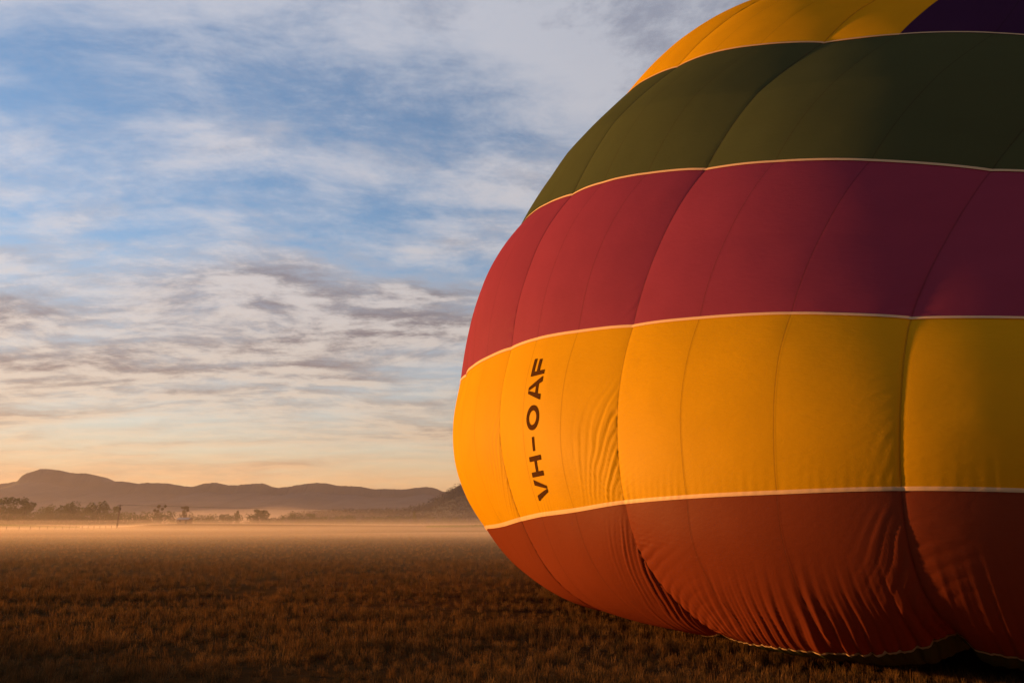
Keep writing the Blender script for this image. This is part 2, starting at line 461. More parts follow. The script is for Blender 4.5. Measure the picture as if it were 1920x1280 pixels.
# ------------------------------------------------------------------ the balloon envelope
ROWS = """1285 2114 1593 1286 2114 1592 1287 2114 1590 1289 2114 1589 1290 2115 1588 1292 2115 1587 1294 2116 1587 1295 2117 1588 1296 2119 1589 1296 2120 1590 1296 2121 1591 1296 2122 1592 1295 2123 1593 1294 2124 1594 1294 2124 1595 1293 2125 1595 1292 2125 1596 1292 2126 1596 1291 2127 1596 1291 2127 1596 1291 2128 1596 1290 2128 1596 1289 2128 1596 1289 2128 1596 1288 2127 1596 1287 2127 1597 1287 2126 1598 1286 2125 1598 1286 2124 1599 1286 2123 1599 1286 2122 1600 1287 2121 1600 1287 2120 1599 1287 2120 1599 1287 2120 1598 1287 2120 1598 1287 2120 1597 1287 2119 1597 1286 2119 1597 1285 2119 1597 1285 2118 1597 1284 2118 1597 1284 2117 1597 1284 2116 1596 1284 2115 1595
1268 1978 1530 1286 1979 1521 1305 1982 1514 1323 1987 1508 1340 1995 1504 1356 2005 1502 1370 2018 1501 1382 2032 1501 1391 2047 1503 1398 2064 1505 1402 2081 1508 1404 2098 1512 1403 2115 1516 1401 2131 1520 1397 2147 1524 1391 2163 1528 1384 2177 1532 1375 2190 1536 1365 2203 1541 1354 2213 1545 1342 2223 1549 1328 2230 1554 1314 2236 1558 1298 2239 1564 1283 2240 1569 1267 2239 1575 1251 2235 1581 1236 2228 1588 1221 2219 1594 1208 2208 1601 1196 2195 1607 1185 2179 1612 1176 2162 1616 1169 2144 1619 1164 2124 1619 1162 2104 1618 1163 2084 1615 1166 2065 1609 1171 2047 1602 1179 2030 1594 1190 2015 1584 1202 2003 1574 1217 1993 1563 1233 1985 1551 1250 1981 1540
1246 1848 1464 1281 1848 1449 1315 1853 1436 1349 1863 1426 1381 1877 1419 1410 1896 1415 1436 1919 1413 1458 1946 1413 1476 1975 1415 1489 2006 1419 1498 2038 1423 1503 2070 1429 1503 2103 1435 1500 2135 1442 1493 2166 1449 1482 2195 1457 1469 2223 1464 1452 2249 1472 1433 2273 1480 1411 2294 1488 1387 2312 1496 1361 2326 1505 1333 2337 1514 1304 2344 1524 1274 2346 1534 1244 2344 1545 1213 2337 1557 1184 2326 1569 1156 2309 1580 1130 2289 1592 1106 2263 1603 1085 2235 1613 1068 2202 1621 1054 2167 1626 1045 2130 1628 1040 2092 1626 1041 2053 1620 1047 2016 1611 1059 1981 1597 1075 1948 1581 1095 1920 1563 1120 1896 1543 1148 1877 1522 1179 1862 1501 1212 1853 1482
1219 1723 1395 1269 1722 1374 1319 1728 1357 1367 1741 1343 1413 1762 1334 1456 1789 1327 1493 1822 1324 1525 1860 1324 1551 1902 1326 1571 1946 1330 1585 1993 1336 1592 2040 1343 1594 2087 1352 1590 2134 1361 1580 2179 1371 1566 2222 1381 1547 2263 1391 1523 2302 1402 1495 2337 1413 1463 2368 1425 1428 2394 1437 1389 2416 1450 1348 2432 1463 1306 2442 1477 1262 2446 1492 1217 2443 1508 1174 2434 1524 1131 2417 1541 1090 2394 1558 1052 2364 1574 1018 2328 1589 988 2287 1602 963 2240 1613 943 2190 1621 929 2137 1624 923 2081 1622 923 2026 1614 932 1972 1601 948 1921 1582 972 1874 1558 1002 1832 1532 1037 1797 1503 1078 1768 1474 1122 1746 1445 1170 1731 1419
1186 1604 1323 1251 1600 1297 1315 1607 1276 1377 1623 1260 1437 1649 1247 1491 1684 1239 1540 1726 1234 1581 1774 1233 1616 1828 1235 1642 1885 1240 1661 1945 1247 1672 2006 1256 1675 2067 1266 1671 2128 1277 1660 2187 1289 1642 2244 1302 1617 2298 1315 1587 2348 1328 1550 2394 1342 1509 2435 1356 1462 2470 1372 1412 2498 1388 1359 2519 1405 1303 2533 1424 1246 2538 1443 1189 2535 1463 1132 2523 1484 1077 2502 1505 1024 2473 1526 976 2435 1546 932 2389 1565 893 2336 1581 861 2277 1594 836 2212 1604 818 2144 1607 810 2074 1605 810 2003 1596 821 1933 1579 841 1868 1555 871 1807 1526 909 1753 1492 955 1707 1456 1007 1668 1420 1063 1638 1384 1123 1616 1352
1148 1491 1248 1226 1485 1219 1303 1491 1195 1379 1510 1175 1450 1540 1160 1517 1581 1150 1576 1631 1144 1627 1690 1142 1669 1754 1144 1703 1823 1149 1727 1895 1157 1741 1969 1167 1747 2043 1179 1743 2118 1191 1731 2190 1205 1710 2260 1219 1680 2326 1234 1643 2388 1249 1599 2445 1266 1548 2495 1283 1492 2538 1301 1430 2573 1321 1365 2599 1342 1297 2616 1364 1227 2623 1387 1157 2620 1411 1088 2605 1436 1021 2580 1461 958 2545 1486 900 2499 1509 847 2444 1531 802 2381 1549 763 2310 1564 734 2234 1574 713 2153 1578 703 2069 1576 703 1984 1565 714 1901 1546 738 1821 1518 773 1748 1483 818 1683 1444 873 1626 1401 934 1577 1359 1001 1538 1319 1073 1509 1282
1105 1386 1173 1194 1376 1141 1284 1381 1113 1371 1401 1090 1455 1435 1073 1531 1482 1061 1601 1540 1054 1661 1607 1051 1712 1680 1053 1752 1760 1058 1782 1843 1067 1800 1929 1077 1808 2016 1090 1806 2103 1103 1792 2188 1118 1768 2270 1134 1735 2348 1150 1692 2422 1167 1640 2488 1186 1581 2548 1205 1515 2599 1226 1443 2640 1248 1366 2671 1272 1287 2691 1298 1205 2700 1325 1123 2696 1353 1043 2679 1381 965 2651 1410 892 2610 1438 825 2558 1464 765 2495 1487 713 2422 1507 670 2341 1523 637 2254 1533 614 2161 1537 602 2066 1534 602 1969 1522 615 1874 1501 640 1783 1471 679 1699 1432 730 1622 1387 791 1554 1340 860 1495 1294 936 1446 1250 1018 1409 1210
1055 1288 1097 1156 1275 1062 1256 1278 1031 1355 1299 1006 1448 1336 986 1536 1388 973 1614 1452 964 1684 1525 961 1742 1608 963 1790 1697 968 1825 1790 977 1848 1887 988 1859 1985 1001 1858 2084 1015 1844 2181 1030 1818 2275 1047 1781 2364 1064 1733 2448 1083 1675 2524 1102 1608 2593 1124 1532 2651 1147 1451 2699 1172 1363 2734 1198 1273 2757 1227 1180 2767 1257 1087 2763 1288 996 2745 1319 909 2713 1351 827 2667 1381 752 2609 1410 685 2539 1435 628 2458 1456 581 2368 1472 545 2272 1482 521 2170 1485 509 2064 1480 509 1958 1467 523 1853 1444 550 1752 1412 591 1657 1371 645 1570 1324 710 1492 1274 784 1423 1225 868 1364 1179 959 1319 1136
1000 1200 1020 1110 1182 983 1220 1184 950 1328 1206 923 1432 1244 901 1529 1299 886 1617 1367 877 1695 1447 874 1762 1536 875 1816 1633 880 1857 1736 888 1885 1842 899 1899 1951 912 1899 2060 926 1885 2168 942 1858 2273 959 1818 2373 977 1766 2467 996 1702 2553 1017 1627 2629 1040 1544 2695 1064 1453 2748 1091 1356 2788 1120 1255 2814 1151 1153 2826 1183 1050 2821 1217 949 2802 1251 853 2767 1285 762 2717 1318 680 2653 1348 607 2577 1375 545 2489 1396 496 2392 1412 459 2287 1421 434 2177 1422 423 2064 1416 425 1950 1401 439 1837 1377 468 1728 1344 510 1624 1302 564 1528 1255 629 1440 1205 707 1360 1155 796 1292 1107 894 1238 1062
940 1124 945 1057 1101 905 1176 1101 870 1292 1121 841 1405 1160 818 1511 1217 803 1608 1288 793 1695 1372 789 1769 1467 790 1831 1571 795 1878 1681 802 1910 1796 813 1928 1914 825 1930 2033 838 1917 2151 854 1889 2266 870 1846 2376 888 1790 2479 908 1721 2574 930 1640 2658 954 1550 2730 980 1451 2789 1008 1345 2833 1038 1235 2862 1071 1123 2874 1105 1011 2870 1141 901 2849 1177 797 2812 1213 699 2758 1247 610 2690 1279 532 2608 1307 466 2514 1329 415 2410 1344 377 2299 1352 353 2182 1352 343 2063 1343 347 1943 1326 363 1824 1301 392 1709 1268 433 1598 1228 486 1493 1182 550 1396 1133 629 1308 1083 721 1231 1035 827 1168 988
874 1060 870 997 1033 829 1123 1028 792 1248 1046 762 1369 1084 739 1484 1141 723 1590 1214 713 1684 1301 709 1766 1400 709 1834 1509 713 1887 1626 719 1924 1749 728 1946 1875 740 1950 2003 752 1938 2130 767 1910 2254 783 1865 2373 801 1806 2484 821 1733 2587 843 1647 2678 867 1550 2756 894 1444 2820 923 1330 2868 955 1212 2900 988 1092 2913 1024 972 2909 1061 854 2887 1098 742 2848 1135 637 2791 1171 542 2719 1203 460 2632 1232 391 2533 1254 337 2423 1269 299 2307 1276 277 2185 1275 269 2061 1264 275 1937 1246 293 1814 1220 321 1693 1187 361 1576 1150 411 1465 1107 474 1362 1059 555 1267 1008 645 1182 962 756 1110 915
802 1010 798 931 977 755 1063 968 718 1196 981 688 1325 1017 665 1448 1072 649 1561 1145 638 1664 1234 633 1753 1336 632 1827 1450 635 1886 1572 640 1928 1701 648 1953 1834 657 1960 1970 669 1949 2105 682 1921 2237 697 1875 2363 715 1814 2483 734 1737 2592 757 1647 2690 781 1544 2774 808 1432 2842 838 1312 2894 870 1187 2928 904 1060 2943 940 932 2939 977 808 2916 1015 689 2875 1052 578 2815 1088 478 2740 1121 392 2649 1150 320 2545 1173 264 2432 1188 226 2311 1195 205 2185 1193 199 2058 1181 207 1930 1161 226 1804 1135 254 1679 1105 292 1558 1070 340 1442 1029 404 1334 982 484 1235 933 574 1143 890 681 1066 844
730 972 728 862 933 685 1000 917 648 1139 926 619 1275 958 596 1404 1011 580 1525 1083 569 1635 1172 563 1730 1276 561 1811 1393 562 1875 1520 565 1922 1654 571 1950 1793 579 1960 1935 588 1950 2076 600 1923 2215 615 1877 2349 631 1813 2475 650 1734 2591 672 1640 2694 697 1534 2783 724 1417 2855 753 1292 2910 785 1161 2946 819 1027 2963 855 894 2959 892 763 2936 929 639 2893 966 523 2831 1001 418 2753 1034 328 2659 1063 253 2552 1086 196 2434 1102 156 2310 1109 136 2181 1106 132 2050 1095 142 1921 1075 163 1792 1049 191 1665 1020 228 1542 987 276 1423 950 340 1312 906 417 1210 860 504 1115 819 608 1033 775
661 942 661 795 898 620 935 877 585 1079 880 556 1220 907 534 1356 957 518 1483 1027 507 1599 1116 499 1700 1221 495 1786 1339 494 1855 1469 495 1906 1608 499 1938 1752 504 1950 1899 512 1943 2046 523 1916 2191 536 1870 2330 551 1805 2462 570 1725 2583 591 1628 2691 615 1519 2784 641 1398 2860 670 1269 2917 702 1133 2955 735 995 2973 770 856 2970 805 721 2946 841 592 2902 877 471 2839 911 363 2759 943 269 2662 970 192 2552 993 133 2432 1009 92 2305 1017 71 2173 1016 67 2040 1006 80 1908 987 102 1779 962 131 1651 933 171 1526 903 220 1407 869 283 1294 831 357 1189 789 438 1092 750 539 1009 707
598 919 600 731 869 561 874 843 527 1019 841 500 1164 863 479 1304 909 462 1436 977 450 1557 1065 441 1664 1170 435 1755 1290 431 1828 1422 430 1883 1564 431 1918 1712 435 1932 1863 441 1926 2014 450 1900 2164 461 1855 2308 476 1790 2443 493 1708 2569 513 1611 2680 536 1499 2777 562 1376 2856 590 1244 2916 620 1105 2956 652 963 2975 685 821 2972 719 682 2948 753 549 2903 786 425 2839 818 314 2757 848 217 2659 874 138 2547 896 77 2425 912 35 2295 921 12 2162 922 8 2027 914 20 1894 898 44 1763 875 75 1635 847 119 1510 820 171 1390 789 234 1277 755 305 1171 719 383 1074 681 481 988 641
547 897 541 676 844 506 817 814 476 962 808 450 1109 826 429 1252 869 412 1388 934 399 1512 1021 388 1623 1125 379 1718 1246 373 1795 1380 370 1852 1523 369 1890 1674 370 1906 1828 374 1902 1982 382 1877 2135 392 1832 2282 405 1768 2421 421 1686 2549 441 1588 2664 463 1476 2763 487 1351 2845 514 1217 2907 542 1077 2948 572 933 2967 603 788 2965 634 647 2941 665 511 2896 695 385 2832 724 271 2749 751 172 2650 775 91 2537 795 29 2413 811 -14 2283 821 -37 2148 823 -43 2012 818 -34 1877 806 -10 1745 787 25 1617 763 72 1493 738 125 1374 712 188 1260 682 261 1154 648 338 1056 614 432 969 578
503 877 486 629 822 456 766 789 429 911 779 406 1058 795 385 1202 834 368 1340 898 352 1466 983 339 1580 1087 329 1677 1208 320 1756 1342 314 1816 1487 311 1855 1639 311 1874 1794 314 1871 1951 320 1847 2105 329 1803 2255 341 1740 2396 356 1658 2526 374 1561 2642 394 1448 2743 417 1324 2826 441 1189 2889 468 1048 2932 495 904 2952 523 758 2950 551 616 2927 579 479 2882 605 352 2817 631 236 2734 654 136 2634 675 52 2521 693 -12 2398 707 -54 2267 716 -77 2131 720 -83 1995 718 -75 1859 709 -52 1727 695 -13 1599 676 36 1476 655 89 1357 634 151 1243 609 224 1138 579 300 1039 550 392 951 519
466 858 437 588 801 411 723 766 387 866 755 365 1012 768 345 1155 806 326 1293 868 310 1421 952 295 1535 1055 282 1634 1176 271 1714 1310 264 1775 1455 259 1816 1608 258 1835 1764 259 1833 1921 264 1811 2076 272 1768 2226 282 1706 2367 296 1626 2498 312 1529 2616 331 1418 2717 352 1294 2801 375 1161 2865 398 1021 2908 423 876 2929 448 731 2928 472 589 2905 496 453 2860 518 325 2796 539 210 2713 558 109 2614 576 24 2502 590 -41 2378 602 -86 2248 610 -108 2113 615 -111 1977 614 -99 1842 608 -74 1710 597 -37 1582 584 10 1459 571 62 1340 554 124 1227 534 194 1121 511 269 1022 488 359 933 463
435 840 390 556 782 369 688 746 348 829 734 327 972 746 307 1114 784 288 1250 845 269 1377 928 253 1491 1031 238 1590 1151 227 1670 1285 218 1731 1430 213 1771 1581 210 1791 1737 211 1790 1893 215 1769 2047 221 1727 2196 231 1667 2337 243 1589 2468 258 1494 2585 275 1385 2686 293 1263 2770 313 1132 2835 335 993 2878 356 851 2899 377 708 2899 398 567 2876 418 433 2832 436 307 2768 452 192 2686 466 92 2589 479 8 2477 489 -58 2356 498 -104 2226 505 -128 2093 508 -129 1958 508 -111 1825 504 -86 1694 497 -51 1567 490 -6 1443 485 44 1325 474 104 1212 460 170 1105 445 245 1005 428 332 915 410
414 822 344 532 764 328 661 728 309 798 717 290 939 730 270 1078 768 250 1212 829 231 1337 913 213 1449 1015 198 1545 1135 186 1624 1267 177 1683 1410 171 1723 1560 169 1743 1714 169 1743 1868 172 1722 2020 177 1682 2167 186 1624 2306 196 1548 2435 209 1456 2551 224 1350 2651 241 1231 2734 258 1103 2798 277 967 2841 295 828 2863 313 688 2863 330 550 2841 345 418 2798 358 295 2735 370 183 2655 379 85 2559 387 3 2449 393 -62 2330 398 -108 2203 402 -134 2071 405 -139 1939 405 -125 1807 404 -100 1678 402 -65 1552 401 -20 1430 399 28 1311 395 86 1198 388 153 1090 379 226 990 370 311 899 358
399 808 298 515 750 286 641 715 270 775 705 252 913 719 232 1049 759 212 1180 821 193 1300 905 176 1408 1008 161 1501 1126 150 1577 1257 141 1634 1398 136 1672 1545 133 1692 1695 133 1691 1846 135 1672 1995 140 1634 2138 147 1578 2275 156 1504 2401 168 1416 2514 180 1313 2613 195 1198 2694 210 1073 2757 225 942 2799 240 807 2821 255 671 2821 268 538 2800 279 410 2758 288 291 2697 295 183 2618 299 89 2524 302 10 2418 304 -52 2301 305 -96 2177 306 -122 2049 308 -130 1919 309 -122 1790 311 -100 1663 313 -66 1539 315 -21 1418 318 23 1300 318 77 1186 317 143 1078 315 213 977 312 297 885 307
388 799 251 502 742 243 627 708 229 760 699 212 894 716 193 1026 757 174 1152 821 156 1268 906 141 1370 1009 128 1458 1126 118 1529 1254 110 1583 1392 105 1620 1535 103 1637 1681 103 1637 1827 105 1618 1971 109 1582 2111 115 1528 2243 123 1458 2365 132 1373 2475 143 1274 2571 155 1164 2650 167 1044 2711 180 918 2753 192 788 2774 203 658 2774 212 530 2753 220 407 2713 225 293 2653 228 191 2577 228 101 2486 227 28 2383 225 -30 2270 222 -70 2150 221 -93 2026 222 -101 1900 225 -96 1774 228 -78 1649 232 -48 1527 236 -9 1408 242 30 1291 247 78 1177 250 140 1069 253 208 967 255 289 876 254
383 797 202 496 741 197 621 708 186 751 702 171 882 721 154 1010 765 137 1129 831 122 1238 916 109 1334 1018 99 1416 1133 90 1482 1259 84 1532 1392 80 1565 1530 78 1581 1671 78 1580 1812 80 1562 1950 83 1527 2084 88 1476 2211 95 1410 2329 102 1329 2435 111 1235 2527 121 1129 2604 131 1016 2662 141 895 2702 150 771 2722 158 647 2722 165 525 2702 169 409 2663 171 302 2605 170 205 2532 168 122 2444 163 54 2344 158 2 2236 153 -33 2121 150 -53 2001 151 -59 1880 155 -56 1758 159 -42 1637 162 -18 1518 166 11 1400 174 46 1284 182 90 1172 187 144 1064 195 208 963 199 286 873 201
386 801 151 499 747 149 622 717 141 750 713 129 876 736 115 997 782 102 1109 850 91 1210 935 81 1299 1036 74 1374 1148 68 1434 1270 63 1480 1398 60 1510 1530 59 1524 1665 59 1522 1800 60 1504 1932 63 1471 2059 67 1423 2180 72 1360 2292 78 1283 2394 85 1194 2481 93 1095 2554 101 987 2610 108 873 2648 115 756 2667 120 639 2667 124 524 2647 126 416 2609 125 315 2554 122 226 2483 118 149 2399 111 88 2303 105 41 2199 99 10 2089 96 -7 1976 96 -14 1860 99 -11 1743 103 -1 1626 106 16 1509 111 39 1394 118 68 1281 125 108 1170 133 158 1064 143 215 965 147 291 876 150
401 812 104 513 761 103 632 735 97 754 735 89 874 761 80 987 809 71 1091 878 64 1184 963 58 1265 1061 54 1333 1170 50 1387 1287 47 1427 1409 45 1453 1535 44 1465 1663 44 1462 1790 45 1445 1915 47 1413 2036 50 1368 2150 54 1308 2256 59 1236 2352 64 1153 2435 70 1060 2503 76 959 2556 81 852 2592 86 743 2610 89 633 2609 91 526 2589 91 425 2552 88 333 2499 84 251 2431 79 181 2351 72 126 2260 66 85 2161 60 57 2057 57 41 1948 57 34 1838 59 35 1727 63 41 1614 67 53 1502 70 71 1390 74 97 1280 79 135 1172 89 183 1069 99 235 972 101 307 885 103
427 831 66 535 784 64 648 763 59 762 768 54 874 796 50 978 847 47 1074 915 43 1158 998 41 1231 1094 38 1291 1198 36 1339 1309 34 1374 1425 33 1396 1544 32 1406 1664 32 1402 1784 33 1385 1901 35 1354 2014 37 1311 2121 40 1256 2220 44 1189 2309 48 1112 2387 52 1025 2451 56 931 2500 60 832 2533 63 731 2549 64 629 2548 64 531 2529 63 438 2493 60 353 2442 56 279 2377 50 217 2300 44 167 2214 39 130 2121 35 105 2022 33 90 1920 33 83 1816 34 82 1710 37 86 1603 40 94 1495 42 110 1388 44 134 1282 48 170 1178 55 215 1079 62 264 986 62 332 901 62
457 863 38 559 821 35 665 804 31 772 812 29 874 842 29 970 893 29 1056 960 28 1132 1041 28 1197 1132 27 1250 1231 26 1291 1336 25 1321 1445 24 1339 1556 24 1345 1668 24 1340 1779 25 1323 1888 26 1295 1993 27 1255 2092 30 1203 2184 32 1142 2267 35 1070 2339 38 990 2398 41 904 2443 43 813 2473 45 719 2487 45 626 2485 44 536 2466 43 452 2431 40 375 2382 36 309 2321 31 253 2248 27 209 2167 23 176 2080 20 153 1987 19 139 1891 19 131 1793 20 129 1693 22 131 1592 24 139 1490 25 154 1388 26 177 1287 28 210 1189 31 250 1094 32 298 1006 29 363 928 31
489 906 19 584 869 18 683 856 16 780 866 16 874 898 17 960 947 18 1038 1012 19 1105 1089 19 1161 1175 20 1207 1268 19 1242 1366 19 1267 1468 19 1281 1571 18 1285 1674 19 1278 1776 19 1262 1877 20 1235 1973 21 1197 2064 22 1150 2148 24 1093 2224 26 1028 2290 28 955 2344 29 876 2386 31 793 2412 31 708 2424 31 624 2421 30 542 2402 28 466 2368 26 398 2321 23 339 2263 20 290 2195 17 251 2119 15 221 2037 14 201 1951 13 187 1862 13 179 1770 14 177 1676 15 179 1581 16 187 1486 16 201 1390 17 223 1296 17 252 1203 17 290 1115 15 339 1033 14 405 962 16
524 957 11 609 928 12 699 918 11 788 930 11 872 961 12 949 1008 13 1018 1070 14 1076 1142 15 1125 1223 15 1163 1309 15 1192 1400 15 1212 1493 15 1222 1588 15 1223 1682 15 1216 1775 15 1199 1867 16 1174 1954 16 1140 2037 17 1097 2113 18 1045 2182 19 986 2242 20 920 2290 21 848 2327 22 773 2351 22 697 2360 21 621 2355 21 548 2336 19 481 2304 17 421 2259 16 369 2205 14 325 2141 13 291 2070 12 266 1994 12 247 1914 12 235 1832 12 228 1746 12 226 1660 12 229 1572 12 237 1483 12 250 1395 13 271 1307 12 298 1222 11 335 1141 10 385 1068 10 448 1005 11
560 1016 11 636 993 11 715 988 12 794 1000 12 869 1030 11 936 1075 12 996 1133 12 1046 1200 12 1087 1274 13 1118 1354 13 1141 1436 13 1156 1521 13 1163 1607 13 1162 1692 13 1153 1776 13 1137 1858 13 1113 1936 14 1082 2010 14 1043 2079 15 997 2140 15 943 2193 16 884 2236 16 821 2268 16 754 2288 16 686 2295 15 618 2289 15 554 2270 14 495 2239 13 442 2197 12 397 2145 12 360 2086 12 331 2021 12 309 1951 12 293 1877 12 283 1801 12 277 1723 12 276 1644 12 280 1563 12 288 1482 12 301 1401 12 321 1322 12 348 1245 11 385 1173 12 433 1109 12 492 1055 12
597 1080 14 663 1063 14 731 1062 14 799 1076 13 864 1105 13 922 1147 12 972 1200 12 1014 1261 12 1047 1329 12 1072 1400 12 1089 1475 12 1099 1551 12 1102 1627 12 1099 1703 12 1090 1777 12 1074 1849 12 1052 1919 12 1024 1984 12 989 2044 13 948 2098 13 901 2145 13 849 2182 13 792 2210 13 733 2226 13 674 2230 13 615 2223 12 559 2203 12 508 2173 12 463 2133 12 425 2085 12 394 2031 12 369 1971 13 351 1907 13 339 1840 13 331 1771 13 327 1700 13 328 1628 13 332 1556 13 341 1483 13 355 1411 13 374 1340 13 401 1273 14 437 1210 14 482 1156 15 536 1112 15
632 1149 17 689 1138 17 748 1140 16 805 1156 15 858 1184 15 906 1223 14 947 1271 13 980 1326 12 1006 1386 12 1024 1450 12 1036 1516 12 1041 1582 12 1041 1649 12 1036 1715 12 1026 1780 12 1010 1842 12 990 1902 12 965 1959 12 934 2011 12 899 2057 12 858 2097 12 812 2128 12 764 2151 12 713 2163 12 661 2165 12 610 2156 12 563 2136 12 520 2107 12 482 2070 13 451 2025 13 426 1975 13 406 1920 14 393 1862 14 384 1802 14 379 1740 14 378 1677 14 381 1613 14 387 1549 14 396 1486 14 410 1423 14 430 1362 15 456 1304 16 490 1252 17 531 1208 17 579 1173 17
667 1221 19 715 1216 19 763 1222 18 809 1238 17 852 1265 16 889 1301 15 921 1344 14 946 1393 14 964 1446 13 975 1501 13 981 1558 13 983 1615 13 979 1672 13 972 1728 13 961 1783 13 947 1836 13 928 1886 13 906 1934 13 880 1977 13 849 2016 13 814 2049 13 776 2074 13 734 2092 13 691 2101 13 647 2100 13 605 2089 13 565 2069 14 530 2041 14 500 2006 14 475 1964 15 456 1919 15 443 1869 15 434 1818 15 429 1764 15 428 1710 15 430 1655 15 435 1600 15 443 1545 15 453 1490 15 468 1438 16 488 1387 17 513 1340 18 543 1299 19 580 1264 19 622 1238 19
701 1297 20 740 1297 20 778 1306 19 813 1324 18 845 1350 18 872 1383 17 894 1421 16 909 1463 15 920 1508 15 925 1555 14 926 1602 14 923 1650 14 917 1697 14 908 1742 14 896 1787 14 883 1830 14 866 1871 14 847 1909 14 825 1944 14 800 1975 14 771 2001 15 739 2021 15 705 2033 15 669 2038 16 633 2034 16 598 2022 17 566 2002 17 539 1975 17 516 1941 17 498 1903 16 485 1862 16 478 1818 16 474 1772 15 474 1726 15 477 1679 15 483 1633 15 490 1586 15 500 1541 16 513 1497 16 528 1455 17 547 1416 18 570 1380 19 597 1349 19 628 1324 20 663 1306 20"""
G = np.array([[int(v) for v in l.split()] for l in ROWS.split('\n')], float).reshape(-1, 45, 3) / 100.0
NR, NC = G.shape[:2]
T_ROWS = {5: 10, 4: 14, 3: 18, 2: 22, 1: 26}
H_CUM = np.concatenate([[0], np.cumsum(np.linalg.norm(G[1:] - G[:-1], axis=2)[:, list(range(-10, 2))].mean(1))])
W_ROW = np.linalg.norm(np.roll(G, -1, 1) - G, axis=2)[:, list(range(-10, 2))].mean(1)

def cr(t):
    t2, t3 = t * t, t * t * t
    return (-.5 * t + t2 - .5 * t3, 1 - 2.5 * t2 + 1.5 * t3, .5 * t + 2 * t2 - 1.5 * t3, -.5 * t2 + .5 * t3)

def base_surf(r, c):
    r = np.clip(r, 0, NR - 1.0001)
    ri = np.floor(r).astype(int)
    ci = np.floor(c).astype(int)
    wr, wc = cr(r - ri), cr(c - ci)
    out_ = 0
    for a in range(4):
        ra = np.clip(ri + a - 1, 0, NR - 1)
        for b_ in range(4):
            out_ = out_ + (wr[a] * wc[b_])[..., None] * G[ra, (ci + b_ - 1) % NC]
    return out_

def base_normal(r, c, e=0.04):
    du = base_surf(r, c + e) - base_surf(r, c - e)
    dv = base_surf(np.minimum(r + e, NR - 1.01), c) - base_surf(np.maximum(r - e, 0), c)
    nn = np.cross(du, dv)
    nn /= np.linalg.norm(nn, axis=-1)[..., None] + 1e-9
    return nn
# outward check
_s = np.sign((base_normal(np.array([18.0]), np.array([-3.0])) * (base_surf(np.array([18.0]), np.array([-3.0])) - G.mean((0, 1)))).sum())

def ridged(ph):
    """Rounded crests with sharper valleys, -1..1."""
    s = np.abs(np.sin(np.pi * ph))
    return 2 * s ** 0.7 - 1

